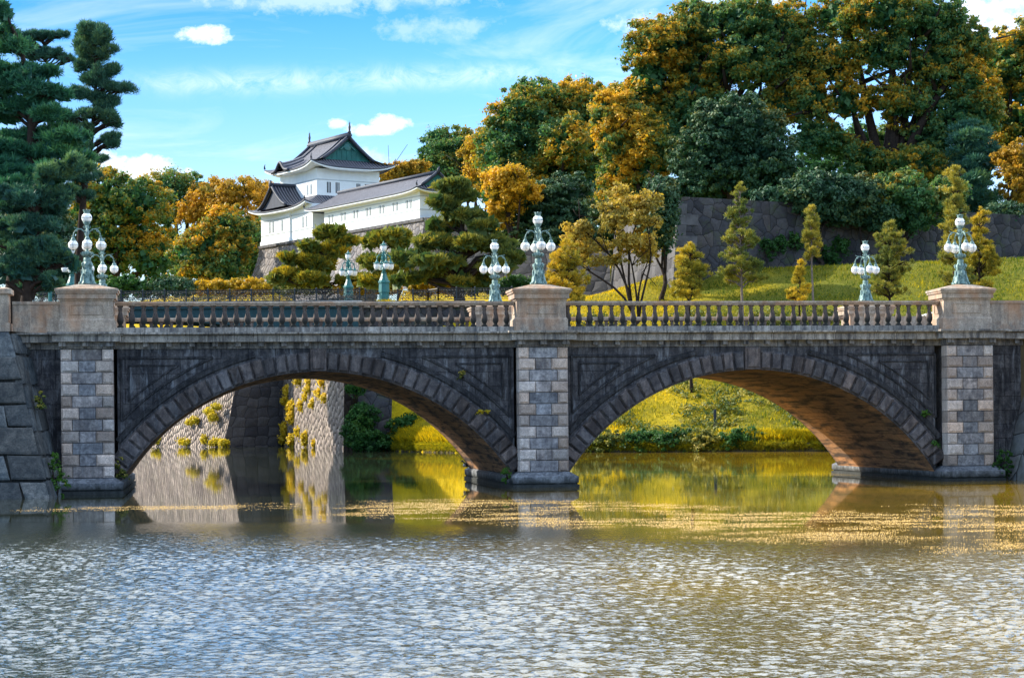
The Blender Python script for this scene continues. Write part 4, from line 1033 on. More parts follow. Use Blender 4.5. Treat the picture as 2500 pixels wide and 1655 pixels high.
G3 = hip_side((gx1, y0_), (gx1, y1_), (gx1 - hx * .55, y0_ + (ym_ - y0_) * .4), (gx1 - hx * .55, y1_ + (ym_ - y1_) * .4), ze, zg2, .4); roof_patch(tl, uvs, G3, 12, 6)
G4 = hip_side((gx0, y1_), (gx0, y0_), (gx0 + 3.2, ym_), (gx0 + 3.2, ym_), ze, zt, .4, 1.25); roof_patch(tl, uvs, G4, 12, 8)
under(wu, (G1, G3), .18); eave_edge(ed, (G1, G2, G3, G4)); hips(ed, ((G3, 0), (G3, 1), (G4, 1)))
ed.tube([(gx0 + 3.0, ym_, zt + .15), (gx1 - 1.0, ym_, zt + .15)], .26, 6)
for ya in (y0_, y1_): ed.tube([(gx1 - hx * .55 + .1, ya + (ym_ - ya) * v, ze + (zt - ze) * v ** 1.25 + .14) for v in np.linspace(.36, 1, 9)], .22, 6)
ed.tube([(gx1 - .9, ym_, zt), (gx1 - .8, ym_, zt + .5), (gx1 - .6, ym_, zt + .8)], [.3, .2, .05], 6)
for f_, u in ((G1, 0), (G1, 1)): ed.tube([np.array(f_(u, 0)) + q for q in ([0, 0, .1], [0, -.1, .4], [.1, 0, .7])], [.13, .1, .03], 5)
gro = tl.build('roof', M['tile'], gal, True, uvs); wu.build('eave_underside', M['white'], gro); ed.build('roof_ridge', M['ridge'], gro, True)
gb = MB(); ys_ = np.linspace(y0_ + (ym_ - y0_) * .4, y1_ + (ym_ - y1_) * .4, 15)
gb.strip([(gx1 - 1.05, y, zg2 - .05) for y in ys_], [(gx1 - 1.05, y, ze + (zt - ze) * (1 - abs(y - ym_) / (ym_ - y0_)) ** 1.25 - .1) for y in ys_]); gb.build('gable_face', M['copper'], gro)

# ------------------------------------------------------------------ plants
def unit(v): return v / (np.linalg.norm(v, axis=-1, keepdims=True) + 1e-9)
def leaves(P, Nr, size, aspect, rr, name, mat, parent, tang=None):
    """rhombus leaves at P facing Nr"""
    n = len(P); rv = unit(rr.normal(size=(n, 3)))
    t = unit(np.cross(Nr, rv)) if tang is None else unit(tang)
    b = unit(np.cross(Nr, t)) if tang is None else unit(np.cross(t, rv))
    s = size[:, None]; a = np.asarray(aspect)
    V = np.stack([P - t * s, P + b * s * a + t * s * .1, P + t * s, P - b * s * a + t * s * .1], 1).reshape(-1, 3)
    return V, np.arange(4 * n).reshape(n, 4)

def foliage(name, parent, mat, lobes, seed, clumps, crad, per, leaf, mode='broad', flat=.75, fill=.25, tint=0., up=.55, aspect=.55):
    """crown from ellipsoid lobes (x y z rx ry rz, local). Each lobe carries leaf clumps; each clump is a puff of single leaves."""
    rr = np.random.default_rng(seed); lobes = np.array(lobes, float)
    if mode == 'broad' and leaf > .15: per = int(per * .95); leaf *= .72; crad *= .70; clumps = int(clumps * 1.85)
    area = (lobes[:, 3] * lobes[:, 5] + lobes[:, 3] * lobes[:, 4] + lobes[:, 4] * lobes[:, 5]); pr_ = area / area.sum()
    li = rr.choice(len(lobes), clumps, p=pr_); L = lobes[li]
    d = unit(rr.normal(size=(clumps, 3)) + np.array([0, 0, .25])); rad = .58 + (.62 if mode == 'broad' else .46) * rr.random(clumps) ** .85
    C = L[:, :3] + d * L[:, 3:6] * rad[:, None]
    cr = crad * (.45 + 1.15 * rr.random(clumps) ** 1.6) * np.where(rad > 1.02, .62, 1.); ct = rr.random(clumps)
    if mode == 'broad' and clumps > 60:               # upper clumps oranger: autumn colour, with sunlit crown tops put into the tint
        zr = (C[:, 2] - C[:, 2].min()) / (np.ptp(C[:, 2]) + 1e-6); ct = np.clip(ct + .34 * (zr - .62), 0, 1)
    k = np.repeat(np.arange(clumps), per); n = len(k)
    dl = unit(rr.normal(size=(n, 3)) + np.array([0, 0, up]) + d[k] * .55)
    ra = (.35 + .65 * rr.random(n) ** .5) if mode != 'broad' else np.minimum(.30 + np.abs(rr.normal(.38, .36, n)), 1.75)
    P = C[k] + dl * (cr[k] * ra)[:, None] * np.array([1, 1, flat])
    Nr = unit(dl * .9 + rr.normal(size=(n, 3)) * .55)
    ph = rr.random(6) * 6.28; q_ = P / max(1.2, .16 * np.ptp(C[:, 0]))
    mass = np.sin(q_[:, 0] * 1.3 + ph[0] + 1.2 * np.sin(q_[:, 2] * .9 + ph[1])) * .5 + np.sin(q_[:, 2] * 1.7 + ph[2] + q_[:, 1] * .8 + .9 * np.sin(q_[:, 0] * 1.1 + ph[3])) * .5
    tnt = np.clip(.24 * ct[k] + .38 * rr.random(n) + .22 * mass + .19 + .17 * dl[:, 2] - .02 + tint, 0, 1)  # upward leaves get a brighter tint, standing in for lit clump tops
    sz = leaf * (.55 + .9 * rr.random(n))
    if mode == 'needle':
        tg = unit(dl + np.array([0, 0, .5]) + rr.normal(size=(n, 3)) * .35)
        V, Q = leaves(P, Nr, sz, aspect, rr, name, mat, parent, tg)
    else: V, Q = leaves(P, Nr, sz, aspect, rr, name, mat, parent)
    T = np.repeat(tnt, 4)
    if fill > 0:                                      # bigger inner leaves that close the crown
        m_ = int(n * fill * .25); j = rr.choice(len(lobes), m_, p=pr_); q = unit(rr.normal(size=(m_, 3)))
        Pf = lobes[j, :3] + q * lobes[j, 3:6] * (.72 * rr.random(m_) ** .4)[:, None]
        V2, Q2 = leaves(Pf, unit(rr.normal(size=(m_, 3))), leaf * 2.2 * (.6 + .8 * rr.random(m_)), .7, rr, name, mat, parent)
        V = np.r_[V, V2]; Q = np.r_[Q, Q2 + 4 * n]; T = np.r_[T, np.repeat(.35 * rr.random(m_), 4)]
    return mesh_np(name, V, Q, mat, parent, T)

def limbs(mb, base, targets, r0, rr, fork=.45, wig=.08, rmin=.05):
    base = np.array(base, float); tg = np.array(targets, float); top_ = tg.mean(0); fk = base + (top_ - base) * fork
    H_ = np.linalg.norm(fk - base)
    pts = [base + (fk - base) * t + rr.normal(size=3) * [wig * H_, wig * H_, 0] * (0 < t < 1) for t in np.linspace(0, 1, 6)]
    mb.tube(pts, list(np.linspace(r0 * 1.25, r0 * .75, 6)), 8)
    for q in tg:
        s_ = pts[rr.integers(3, 6)]; Ld = np.linalg.norm(q - s_)
        c1, c2 = s_ + (q - s_) * .3 + rr.normal(size=3) * Ld * .10 + [0, 0, Ld * .16], s_ + (q - s_) * .7 + rr.normal(size=3) * Ld * .09 + [0, 0, Ld * .10]
        mid = [s_ * (1 - t) ** 3 + 3 * c1 * t * (1 - t) ** 2 + 3 * c2 * t * t * (1 - t) + q * t ** 3 for t in np.linspace(0, 1, 7)]
        mb.tube(mid, list(np.linspace(r0 * .55, rmin, 7)), 6)
        for _ in range(2):
            i = rr.integers(3, 6); e_ = mid[i] + unit(q - s_ + rr.normal(size=3) * Ld * .6) * Ld * .35
            mb.tube([mid[i], (mid[i] + e_) / 2 + rr.normal(size=3) * .05 * Ld, e_], [r0 * .25, r0 * .15, rmin * .6], 5)

def spine(mb, lobes, r0, rr, rmin=.04):
    L = np.array(lobes); o_ = np.argsort(L[:, 2]); L = L[o_]; zt = L[-1, 2]
    zs = np.linspace(0, 1, 10) * zt; wts = lambda z: np.exp(-((L[:, 2] - z) / (zt * .22)) ** 2) + 1e-6
    pts = [np.array([(wts(z) * L[:, 0]).sum() / wts(z).sum() * min(1, .3 + z / zt), (wts(z) * L[:, 1]).sum() / wts(z).sum() * min(1, .3 + z / zt), z]) for z in zs]
    pts[0] = np.array([0, 0, -.5]); pts[-1] = L[-1, :3] * .7 + pts[-1] * .3
    mb.tube(pts, list(np.linspace(r0 * 1.2, rmin, 10)), 8)
    P = np.array(pts)
    for q in L:
        h = np.hypot(*(q[:2] - np.array([np.interp(q[2], P[:, 2], P[:, i]) for i in (0, 1)])))
        z0 = max(zt * .12, q[2] - .35 * h - .15); s_ = np.array([np.interp(z0, P[:, 2], P[:, i]) for i in (0, 1)] + [z0])
        r1 = max(rmin, r0 * .5 * (1 - z0 / zt) + rmin)
        mid = [s_ + (q[:3] - s_) * t + np.array([0, 0, h * .10 * math.sin(math.pi * t)]) + rr.normal(size=3) * h * .04 * (0 < t < 1) for t in np.linspace(0, 1, 6)]
        mb.tube(mid, list(np.linspace(r1, rmin * .7, 6)), 5)
        for _ in range(3):
            e_ = q[:3] + (rr.random(3) * 2 - 1) * q[3:6] * .7
            mb.tube([mid[3], (mid[3] + e_) / 2 + [0, 0, .04 * h], e_], [rmin * .8, rmin * .6, rmin * .4], 4)

def tree(name, label, cat, Y, lob, base, mat, seed, clumps, crad, per, leaf, trunk_r=.5, mode='broad', group=None, depth=1., fork=.45, bark='bark', basez=None, pads=False, split=0, **kw):
    """lob: (x, y, rx, ry[, dY]) measured in the reduced view at distance Y; base: (x, y) of the trunk foot there"""
    rr = np.random.default_rng(seed + 100); k = Y / 4690
    foot = atd(base[0], base[1], Y)
    if basez is not None: foot[2] = basez
    else: foot[2] = min(gz(foot[0], foot[1]) if gz(foot[0], foot[1]) > 0 else foot[2], foot[2] + 6)
    root = thing(name, label, cat, tuple(foot), 0, group)
    L = []; L0 = None
    for q in lob:
        dy_ = q[4] if len(q) > 4 else rr.normal() * .25 * q[2] * k
        c = atd(q[0], q[1], Y) + ray(q[0] * DS, q[1] * DS) * dy_ - foot
        L.append((*c, q[2] * k, (q[2] * .6 + q[3] * .4) * k * depth, q[3] * k * (.62 if pads else 1)))
    if pads or split:
        L2 = []; L0 = L
        for l in L:
            for _ in range(5 if pads else split):
                o_ = (rr.random(3) * 2 - 1) * np.array([.72, .72, .55]) * l[3:6]
                L2.append((l[0] + o_[0], l[1] + o_[1], l[2] + o_[2], l[3] * .42, l[4] * .42, l[5] * .55))
        L = L2
    if pads: crad *= .66; clumps = int(clumps * 1.7); per = int(per * .8)
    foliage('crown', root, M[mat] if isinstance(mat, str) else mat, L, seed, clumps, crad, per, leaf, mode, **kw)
    tb = MB(); sel = [l[:3] for l in (L0[::2] if L0 else L)]
    limbs(tb, (0, 0, -.4), sel, trunk_r, rr, fork) if mode == 'broad' else spine(tb, L, trunk_r, rr); tb.build('trunk', M[bark], root, True)
    return root

GT = 'large trees on the castle hill'
# far left wood
tree('camphor_tree', 'big round camphor tree with orange top behind the left lamp', 'tree', 300, [(235, 445, 78, 46), (310, 475, 78, 55), (205, 520, 70, 70), (290, 555, 92, 75), (352, 600, 62, 60), (190, 600, 60, 60), (240, 610, 80, 50)], (280, 655), 'camphor', 1, 240, 1.7, 130, .34, .7, group=GT)
tree('zelkova_tree', 'tall dark open crowned tree with bare forks between two orange trees left of the keep', 'tree', 315, [(385, 430, 60, 26), (445, 432, 50, 24), (400, 470, 60, 35), (445, 485, 45, 30), (380, 520, 35, 45), (400, 590, 45, 50)], (425, 640), 'camphor_green', 2, 120, 1.5, 110, .30, .6, group=GT, fill=.1, fork=.3)
tree('orange_maple', 'feathery orange tree just left of the castle keep, upper one', 'tree', 310, [(490, 452, 55, 34), (560, 446, 55, 30), (455, 495, 38, 38), (520, 490, 60, 30), (600, 440, 35, 20)], (520, 640), 'orange', 3, 150, 1.3, 110, .26, .45, group=GT, fill=.1)
tree('gold_broadleaf_tree', 'golden green broad tree in front of the orange maple beside the castle rampart', 'tree', 283, [(530, 525, 52, 42), (480, 570, 60, 45), (528, 600, 42, 50), (445, 600, 45, 48), (490, 630, 65, 30), (565, 545, 18, 40)], (540, 655), 'camphor', 4, 190, 1.4, 130, .30, .55, group=GT, tint=.06)
tree('orange_maple', 'small orange tree peeking out behind the keep at its left edge', 'tree', 335, [(622, 455, 36, 32), (600, 490, 26, 26), (600, 530, 22, 30)], (620, 560), 'orange', 5, 60, 1.2, 110, .26, .35, group=GT)
# behind the castle
tree('camphor_tree', 'dome shaped green tree behind the right end of the castle gallery', 'tree', 330, [(1050, 352, 70, 48), (1010, 385, 48, 36), (1100, 385, 52, 60), (1060, 410, 60, 45), (1120, 330, 30, 30)], (1060, 470), 'camphor_green', 6, 170, 1.7, 120, .34, .7, group=GT)
tree('orange_maple', 'low orange tree behind the gallery roof right of the keep', 'tree', 322, [(925, 400, 42, 22), (900, 412, 28, 16), (958, 392, 32, 20)], (925, 450), 'orange', 7, 60, 1.0, 110, .26, .3, group=GT)
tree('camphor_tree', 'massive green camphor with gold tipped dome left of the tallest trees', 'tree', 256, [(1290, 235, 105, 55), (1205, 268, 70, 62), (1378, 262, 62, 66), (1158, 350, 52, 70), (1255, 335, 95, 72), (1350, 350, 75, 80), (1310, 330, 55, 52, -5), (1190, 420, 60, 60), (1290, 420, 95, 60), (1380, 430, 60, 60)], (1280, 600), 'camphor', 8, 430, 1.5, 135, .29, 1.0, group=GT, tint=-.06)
tree('zelkova_tree', 'slender orange leaved tree between the dome tree and the massive camphor', 'tree', 275, [(1108, 365, 38, 42), (1118, 425, 38, 42), (1090, 345, 26, 24), (1140, 455, 30, 40)], (1120, 560), 'goldleaf', 9, 75, 1.1, 90, .24, .35, group=GT, fill=.08)
tree('dark_fir', 'broad dark layered evergreen with gold left edge behind the middle lamp', 'tree', 238, [(1235, 470, 92, 45), (1290, 520, 85, 52), (1185, 520, 55, 50), (1310, 450, 55, 45), (1255, 560, 95, 38), (1340, 500, 50, 60)], (1260, 640), 'darkleaf', 10, 210, 1.4, 110, .28, .6, group=GT, flat=.45)
tree('gold_broadleaf_tree', 'yellow orange tree leaning out left of the dark layered evergreen', 'tree', 234, [(1170, 412, 42, 22), (1210, 440, 42, 25), (1175, 470, 30, 26), (1155, 500, 22, 26), (1145, 440, 20, 40)], (1190, 600), 'goldleaf', 11, 80, 1.0, 120, .25, .4, group=GT, tint=.1)
# right hill
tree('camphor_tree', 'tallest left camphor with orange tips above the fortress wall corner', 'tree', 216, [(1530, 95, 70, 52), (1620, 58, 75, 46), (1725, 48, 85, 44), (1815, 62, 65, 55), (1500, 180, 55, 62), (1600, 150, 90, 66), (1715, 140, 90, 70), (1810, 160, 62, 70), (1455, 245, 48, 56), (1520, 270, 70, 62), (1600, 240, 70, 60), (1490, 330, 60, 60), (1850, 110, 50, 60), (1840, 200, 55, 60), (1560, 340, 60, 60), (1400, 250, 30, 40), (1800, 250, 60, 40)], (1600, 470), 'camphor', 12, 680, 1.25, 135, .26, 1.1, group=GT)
tree('camphor_tree', 'bright gold camphor hanging down left of the fortress wall corner', 'tree', 207, [(1425, 270, 42, 50), (1470, 300, 50, 50), (1420, 330, 40, 50), (1500, 350, 50, 50), (1445, 395, 55, 45), (1430, 440, 42, 42), (1470, 430, 40, 50), (1400, 260, 24, 36), (1505, 400, 45, 60)], (1490, 500), 'camphor', 13, 300, 1.0, 130, .25, .6, group=GT, tint=.16)
tree('holm_oak', 'dark dense round oak right behind the fortress wall corner', 'tree', 200, [(1700, 290, 100, 62), (1640, 355, 85, 72), (1765, 370, 85, 80), (1700, 420, 120, 58), (1600, 430, 50, 50), (1830, 430, 45, 45)], (1700, 475), 'darkleaf', 14, 430, 1.0, 130, .24, .8, group=GT, flat=.6)
tree('camphor_tree', 'huge spreading camphor with dark forked limbs and sky gaps at the top right', 'tree', 213, [(1950, 42, 72, 55), (2045, 28, 85, 52), (2145, 48, 75, 55), (2205, 85, 55, 55), (1930, 140, 65, 58), (2050, 120, 80, 50), (2165, 160, 75, 62), (2240, 180, 52, 62), (1960, 235, 55, 45), (2085, 240, 70, 45), (2205, 285, 70, 66), (1990, 370, 60, 40), (2110, 390, 85, 45), (2200, 410, 60, 50), (1920, 330, 42, 40), (1875, 230, 45, 60), (1880, 320, 45, 50), (2270, 270, 45, 60), (2255, 110, 40, 45), (2150, 330, 60, 45)], (2040, 480), 'camphor', 15, 760, 1.15, 120, .25, 1.2, group=GT, fill=.2, fork=.35, tint=-.03)
tree('orange_maple', 'orange crowned tree at the right edge of the picture, top', 'tree', 226, [(2330, 125, 48, 55), (2385, 120, 60, 75), (2320, 205, 45, 50), (2390, 260, 60, 90), (2340, 300, 45, 50), (2290, 190, 36, 55), (2300, 270, 36, 50), (2300, 340, 40, 40)], (2370, 500), 'camphor', 16, 210, 1.15, 120, .26, .7, group=GT, tint=.12)
tree('dark_fir', 'black green conifer between the spreading camphor and the right edge', 'tree', 206, [(2245, 320, 45, 35), (2260, 375, 58, 42), (2235, 430, 58, 42), (2265, 480, 60, 40)], (2250, 520), 'pine_dark', 17, 170, 1.0, 120, .26, .5, 'needle', group=GT, flat=.45, aspect=.2)
tree('zelkova_tree', 'thin orange tree with a bare curved trunk near the right edge above the wall end', 'tree', 203, [(2345, 420, 35, 40), (2370, 455, 30, 30), (2330, 380, 30, 30), (2360, 360, 30, 30)], (2320, 515), 'orange', 18, 60, .8, 100, .22, .25, group=GT, fill=.05)
tree('holm_oak', 'dark green mass between the layered evergreen and the gold hanging camphor', 'tree', 228, [(1420, 490, 60, 60), (1480, 520, 60, 60), (1390, 560, 55, 40), (1450, 570, 70, 30)], (1440, 640), 'darkleaf', 50, 150, 1.1, 120, .26, .4, group=GT, flat=.6)
tree('holm_oak', 'dark undergrowth tree under the forked camphor, seen between its limbs', 'tree', 232, [(1880, 400, 60, 45), (1990, 330, 46, 40), (2070, 330, 50, 44), (1930, 350, 40, 40), (1950, 430, 70, 45), (2040, 440, 70, 40), (2130, 440, 60, 45)], (1960, 490), 'camphor_green', 51, 160, 1.1, 120, .26, .4, group=GT, tint=-.1)
tree('orange_maple', 'green gold tree low behind the keep rampart at its left foot', 'tree', 330, [(600, 590, 34, 60), (570, 620, 40, 40), (615, 540, 24, 40)], (600, 660), 'camphor', 52, 80, 1.2, 110, .30, .35, group=GT, tint=-.05)
GS = 'dark shrubs along the top of the fortress wall'
for i, (lb, lob) in enumerate((('dark evergreen shrub on the wall top right of the oak', [(1900, 470, 62, 52), (1865, 500, 40, 26), (1930, 515, 48, 30), (1850, 465, 40, 40), (1800, 478, 50, 22)]), ('dark evergreen shrub on the wall top under the forked camphor', [(1985, 480, 66, 48), (2020, 520, 52, 32)]),
                               ('big olive green shrub overhanging the wall left of the right lamp', [(2075, 470, 75, 56), (2125, 505, 60, 42), (2060, 528, 48, 30), (2180, 480, 50, 50), (2110, 535, 45, 26)]), ('round clipped dark bush at the right end of the wall', [(2325, 500, 45, 26)]),
                               ('ivy dark shrub filling the gap left of the fortress corner', [(1532, 455, 26, 40), (1542, 510, 15, 50), (1522, 500, 22, 50), (1505, 545, 20, 40), (1538, 560, 10, 26)]))):
    if i < 3: lob = [(q[0], q[1] - 20, q[2], q[3] * .85) for q in lob]
    tree('evergreen_shrub', lb, 'shrub', (185.3, 186.8, 188.2, 199, 177.2)[i], lob, (lob[0][0], lob[0][1] + lob[0][3]), 'darkleaf' if i != 2 else 'camphor_green', 20 + i, 170 if i != 3 else 50, .9, 110, .23, .2, group=GS)

# garden pines in front of the castle
def whorls(x, yt, yb, wt, wb, n, per, seed, Y, p=.8, lean=0.):
    rr = np.random.default_rng(seed); k = Y / 4690; out = [(x, yt, wt * .5, wt * .9, 0.)]
    for i in range(n):
        t = (i + .5) / n; y = yt + (yb - yt) * t; w = (wt + (wb - wt) * t ** p)
        for j in range(per):
            a = rr.random() * 6.28; q = w * (.35 + .65 * rr.random())
            out.append((x + lean * t + math.cos(a) * q * .75, y + rr.normal() * 3 + q * .05, max(3.5, q * .42), 4.5 + q * .10, math.sin(a) * q * .75 * k))
    return out
YK = dict(mode='needle', flat=.7, aspect=.13, fill=.0, up=.9)
GP = 'trained pines in front of the castle'
PK = dict(pads=True, mode='needle', flat=.5, aspect=.16, fill=.18, up=.9)
tree('pine_tree', 'tiered golden pine in front of the keep rampart, left one', 'pine', 226, [(765, 538, 42, 16), (800, 556, 26, 11), (735, 570, 40, 13), (790, 580, 34, 10), (700, 598, 44, 10), (752, 608, 55, 17), (695, 632, 62, 15), (655, 646, 36, 10), (735, 648, 60, 13), (815, 645, 40, 14)], (783, 664), 'pine_gold', 30, 190, .75, 120, .40, .32, group=GP, fork=.7, **PK)
tree('pine_tree', 'small tiered pine between the two teal lamps', 'pine', 218, [(898, 545, 46, 14), (862, 560, 20, 9), (935, 562, 28, 10), (868, 606, 45, 14), (915, 628, 45, 16), (870, 645, 55, 14)], (903, 664), 'pine_gold', 31, 120, .75, 120, .40, .25, group=GP, fork=.75, tint=-.08, **PK)
tree('pine_tree', 'large spreading pine with layered olive pads right of the castle gallery', 'pine', 196, [(1042, 432, 38, 17), (1070, 452, 30, 12), (1012, 470, 42, 16), (1075, 500, 60, 15), (1005, 520, 50, 17), (1120, 520, 40, 14), (1005, 560, 66, 18), (1095, 560, 62, 17), (950, 596, 48, 17), (1150, 562, 42, 20), (1010, 606, 76, 18), (1135, 612, 66, 22), (970, 645, 62, 15), (1085, 645, 50, 14), (1180, 590, 26, 30)], (1068, 664), 'pine_mid', 32, 330, .72, 120, .38, .5, group=GP, fork=.75, **PK)
tree('pine_tree', 'short orange gold pine beside the middle lamp', 'pine', 152, whorls(1315, 586, 700, 42, 62, 8, 7, 8, 152, .5), (1312, 712), 'pine_gold', 33, 380, 0.23, 55, 0.17, .16, group=GP, fork=.6, tint=.1, **YK)
GY = 'young pines on the grass slope'
tree('pine_tree', 'bushy gold young pine at the lit end of the grass slope', 'pine', 158, whorls(1597, 575, 685, 14, 58, 8, 6, 1, 158, .6), (1600, 708), 'pine_gold', 34, 330, 0.24, 55, 0.17, .12, group=GY, fork=.8, **YK)
tree('pine_tree', 'tall slim pine with a pale trunk against the fortress wall', 'pine', 160, whorls(1713, 430, 650, 7, 58, 15, 5, 2, 160, .75), (1722, 708), 'pine_mid', 35, 420, 0.23, 55, 0.17, .12, group=GY, fork=.95, bark='bark_pale', **YK)
tree('pine_tree', 'thin pine with a bare lower trunk and gold tip right of the tall slim one', 'pine', 158, whorls(1878, 488, 600, 14, 26, 8, 5, 3, 158, .3), (1894, 706), 'pine_mid', 36, 190, 0.22, 55, 0.16, .10, group=GY, fork=.9, bark='bark_pale', tint=.1, **YK)
tree('pine_tree', 'tiny pale gold pine just above the balustrade', 'pine', 140, whorls(1852, 608, 695, 4, 36, 7, 4, 4, 140, 1.1), (1850, 720), 'pine_gold', 37, 150, 0.17, 50, 0.13, .06, group=GY, fork=.8, tint=.18, **YK)
tree('pine_tree', 'olive tiered pine between the two lamps on the right', 'pine', 150, whorls(2060, 540, 680, 30, 56, 9, 6, 5, 150, .5), (2078, 708), 'pine_mid', 38, 330, 0.22, 55, 0.16, .12, group=GY, fork=.85, **YK)
tree('pine_tree', 'tall golden olive pine directly behind the right lamp', 'pine', 143, whorls(2208, 398, 665, 16, 42, 16, 5, 6, 143, .35), (2208, 700), 'pine_mid', 39, 420, 0.22, 55, 0.16, .13, group=GY, fork=.9, tint=.08, **YK)
tree('pine_tree', 'orange tipped pine close to the right of the right lamp', 'pine', 146, whorls(2268, 492, 670, 14, 58, 11, 5, 7, 146, .8), (2264, 702), 'pine_gold', 40, 340, 0.22, 55, 0.16, .13, group=GY, fork=.9, tint=-.05, **YK)
# cherry tree
cl_ = [(1400, 480, 55, 30), (1455, 462, 45, 26), (1340, 525, 44, 30), (1420, 525, 66, 30), (1492, 510, 36, 44), (1305, 548, 26, 20), (1500, 470, 28, 24), (1360, 572, 55, 20), (1450, 565, 60, 22), (1512, 560, 22, 34), (1330, 595, 34, 14), (1400, 606, 50, 14), (1500, 600, 26, 16), (1440, 440, 24, 16)]
ct = tree('cherry_tree', 'wide low cherry tree with thinning orange leaves left of the fortress corner', 'tree', 172, cl_, (1470, 642), 'cherry', 41, 520, .46, 36, .15, .22, fork=.22, fill=0., split=4)

# conifers on the left bank, close and dark against the sky
TZ = 5.5
tree('pine_tree', 'dark tall pine with a rounded top against the sky at upper left', 'pine', 101, [(215, 82, 38, 22), (240, 95, 24, 26), (190, 110, 24, 26), (232, 130, 38, 18), (205, 150, 34, 16), (245, 165, 32, 14), (222, 185, 40, 13), (255, 205, 30, 11), (292, 205, 20, 13), (200, 222, 46, 15), (250, 240, 34, 12), (225, 268, 44, 14), (262, 285, 18, 10), (190, 300, 40, 15), (238, 322, 34, 11), (150, 270, 40, 20), (262, 335, 20, 8), (180, 345, 40, 14), (205, 372, 40, 12), (140, 388, 40, 14), (185, 410, 40, 13), (150, 440, 36, 14), (195, 455, 24, 10)], (178, 690), 'pine_dark', 42, 2000, .22, 46, .14, .22, 'needle', basez=TZ, split=6, fork=.55, flat=.75, aspect=.10, fill=.0, up=.9)
tree('cedar_tree', 'dark drooping cedar filling the left edge of the picture', 'tree', 94, [(5, 30, 18, 26), (12, 75, 36, 18), (30, 105, 38, 22), (20, 160, 66, 22), (90, 165, 50, 12), (30, 205, 84, 24), (120, 215, 48, 16), (40, 255, 104, 26), (130, 262, 58, 16), (50, 305, 116, 28), (150, 318, 56, 14), (50, 350, 110, 26), (165, 368, 48, 14), (60, 395, 120, 30), (40, 440, 96, 28)], (-10, 700), 'cedar', 43, 2300, .28, 50, .18, .4, 'needle', basez=TZ, split=5, fork=.75, flat=.55, aspect=.10, fill=.06, up=-.2)
tree('pine_tree', 'long armed dark pine branch stretching out at the top left', 'pine', 98, [(60, 88, 40, 9), (105, 82, 40, 9), (145, 82, 14, 8), (125, 125, 36, 12), (150, 140, 18, 8), (60, 125, 60, 16)], (-30, 690), 'pine_dark', 44, 330, .19, 60, .13, .2, 'needle', basez=TZ, split=6, fork=.85, flat=.7, aspect=.10, fill=.0, up=.9)
tree('pine_tree', 'shaggy olive dark pine hanging over the railing left of the left lamp', 'pine', 91, [(100, 405, 60, 22), (180, 395, 44, 14), (20, 450, 60, 26), (10, 560, 60, 30), (80, 660, 60, 12), (150, 380, 46, 20), (60, 470, 80, 34), (130, 450, 52, 22), (30, 530, 70, 36), (110, 520, 56, 26), (60, 590, 76, 34), (125, 585, 40, 22), (20, 640, 44, 26), (95, 635, 52, 20), (155, 610, 22, 12)], (30, 700), 'pine_dark', 45, 1500, .20, 60, .14, .3, 'needle', basez=TZ, split=5, fork=.6, flat=.6, aspect=.11, fill=.04, up=.5, tint=.12)

# ------------------------------------------------------------------ ground cover
gr = np.random.default_rng(77)
def scatter(n, x0, x1, d0, d1, cond=None):
    X = gr.uniform(x0, x1, n); Y = ysh(X) + gr.uniform(d0, d1, n); Z = ground(X, Y); ok = (Z > .5)
    if cond is not None: ok &= cond(X, Y, Z)
    return np.c_[X, Y, Z][ok]
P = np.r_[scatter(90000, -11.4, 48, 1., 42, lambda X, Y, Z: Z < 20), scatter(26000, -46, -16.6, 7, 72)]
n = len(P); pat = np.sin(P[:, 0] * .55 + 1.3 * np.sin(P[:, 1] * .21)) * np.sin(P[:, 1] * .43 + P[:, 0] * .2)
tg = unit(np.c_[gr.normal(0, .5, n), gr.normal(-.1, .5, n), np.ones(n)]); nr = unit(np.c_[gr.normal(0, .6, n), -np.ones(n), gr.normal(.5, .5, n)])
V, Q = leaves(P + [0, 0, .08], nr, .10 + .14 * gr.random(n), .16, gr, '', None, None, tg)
tag(mesh_np('grass', V, Q, M['grassblade'], None, np.repeat(np.clip(.55 + .2 * pat + gr.normal(0, .18, n) - .42 * np.clip((P[:, 0] - 13 + 6 * pat) / 12, 0, 1) - .45 * np.clip(fbm(P[:, 0] * .22, P[:, 1] * .22, 41, 4) - .50, 0, 1) * 3 * np.clip((P[:, 0] - 4) / 10, .15, 1), 0, 1), 4)), kind='stuff')  # blades also darken to the right, the slope's shade put into their colour
# leafy weeds on the lower slope seen through the right arch
C = scatter(1500, 2.5, 27, 1.5, 25, lambda X, Y, Z: (np.sin(X * .8 + 2) * np.sin(Y * .35 + X * .3) > -.25))
k = np.repeat(np.arange(len(C)), 34); n = len(k); dl = unit(gr.normal(size=(n, 3)) + [0, 0, .8])
P = C[k] + dl * (np.array([.75, .75, .55]) * (.3 + .7 * gr.random((n, 1)))) * (.5 + gr.random(len(C)))[k][:, None]
V, Q = leaves(P, unit(dl + gr.normal(size=(n, 3)) * .6), .07 + .08 * gr.random(n), .6, gr, '', None, None)
tag(mesh_np('ground_cover', V, Q, M['hedge'], None, np.repeat(np.clip(.65 * gr.random(len(C))[k] + .35 * gr.random(n), 0, 1), 4)), kind='stuff')
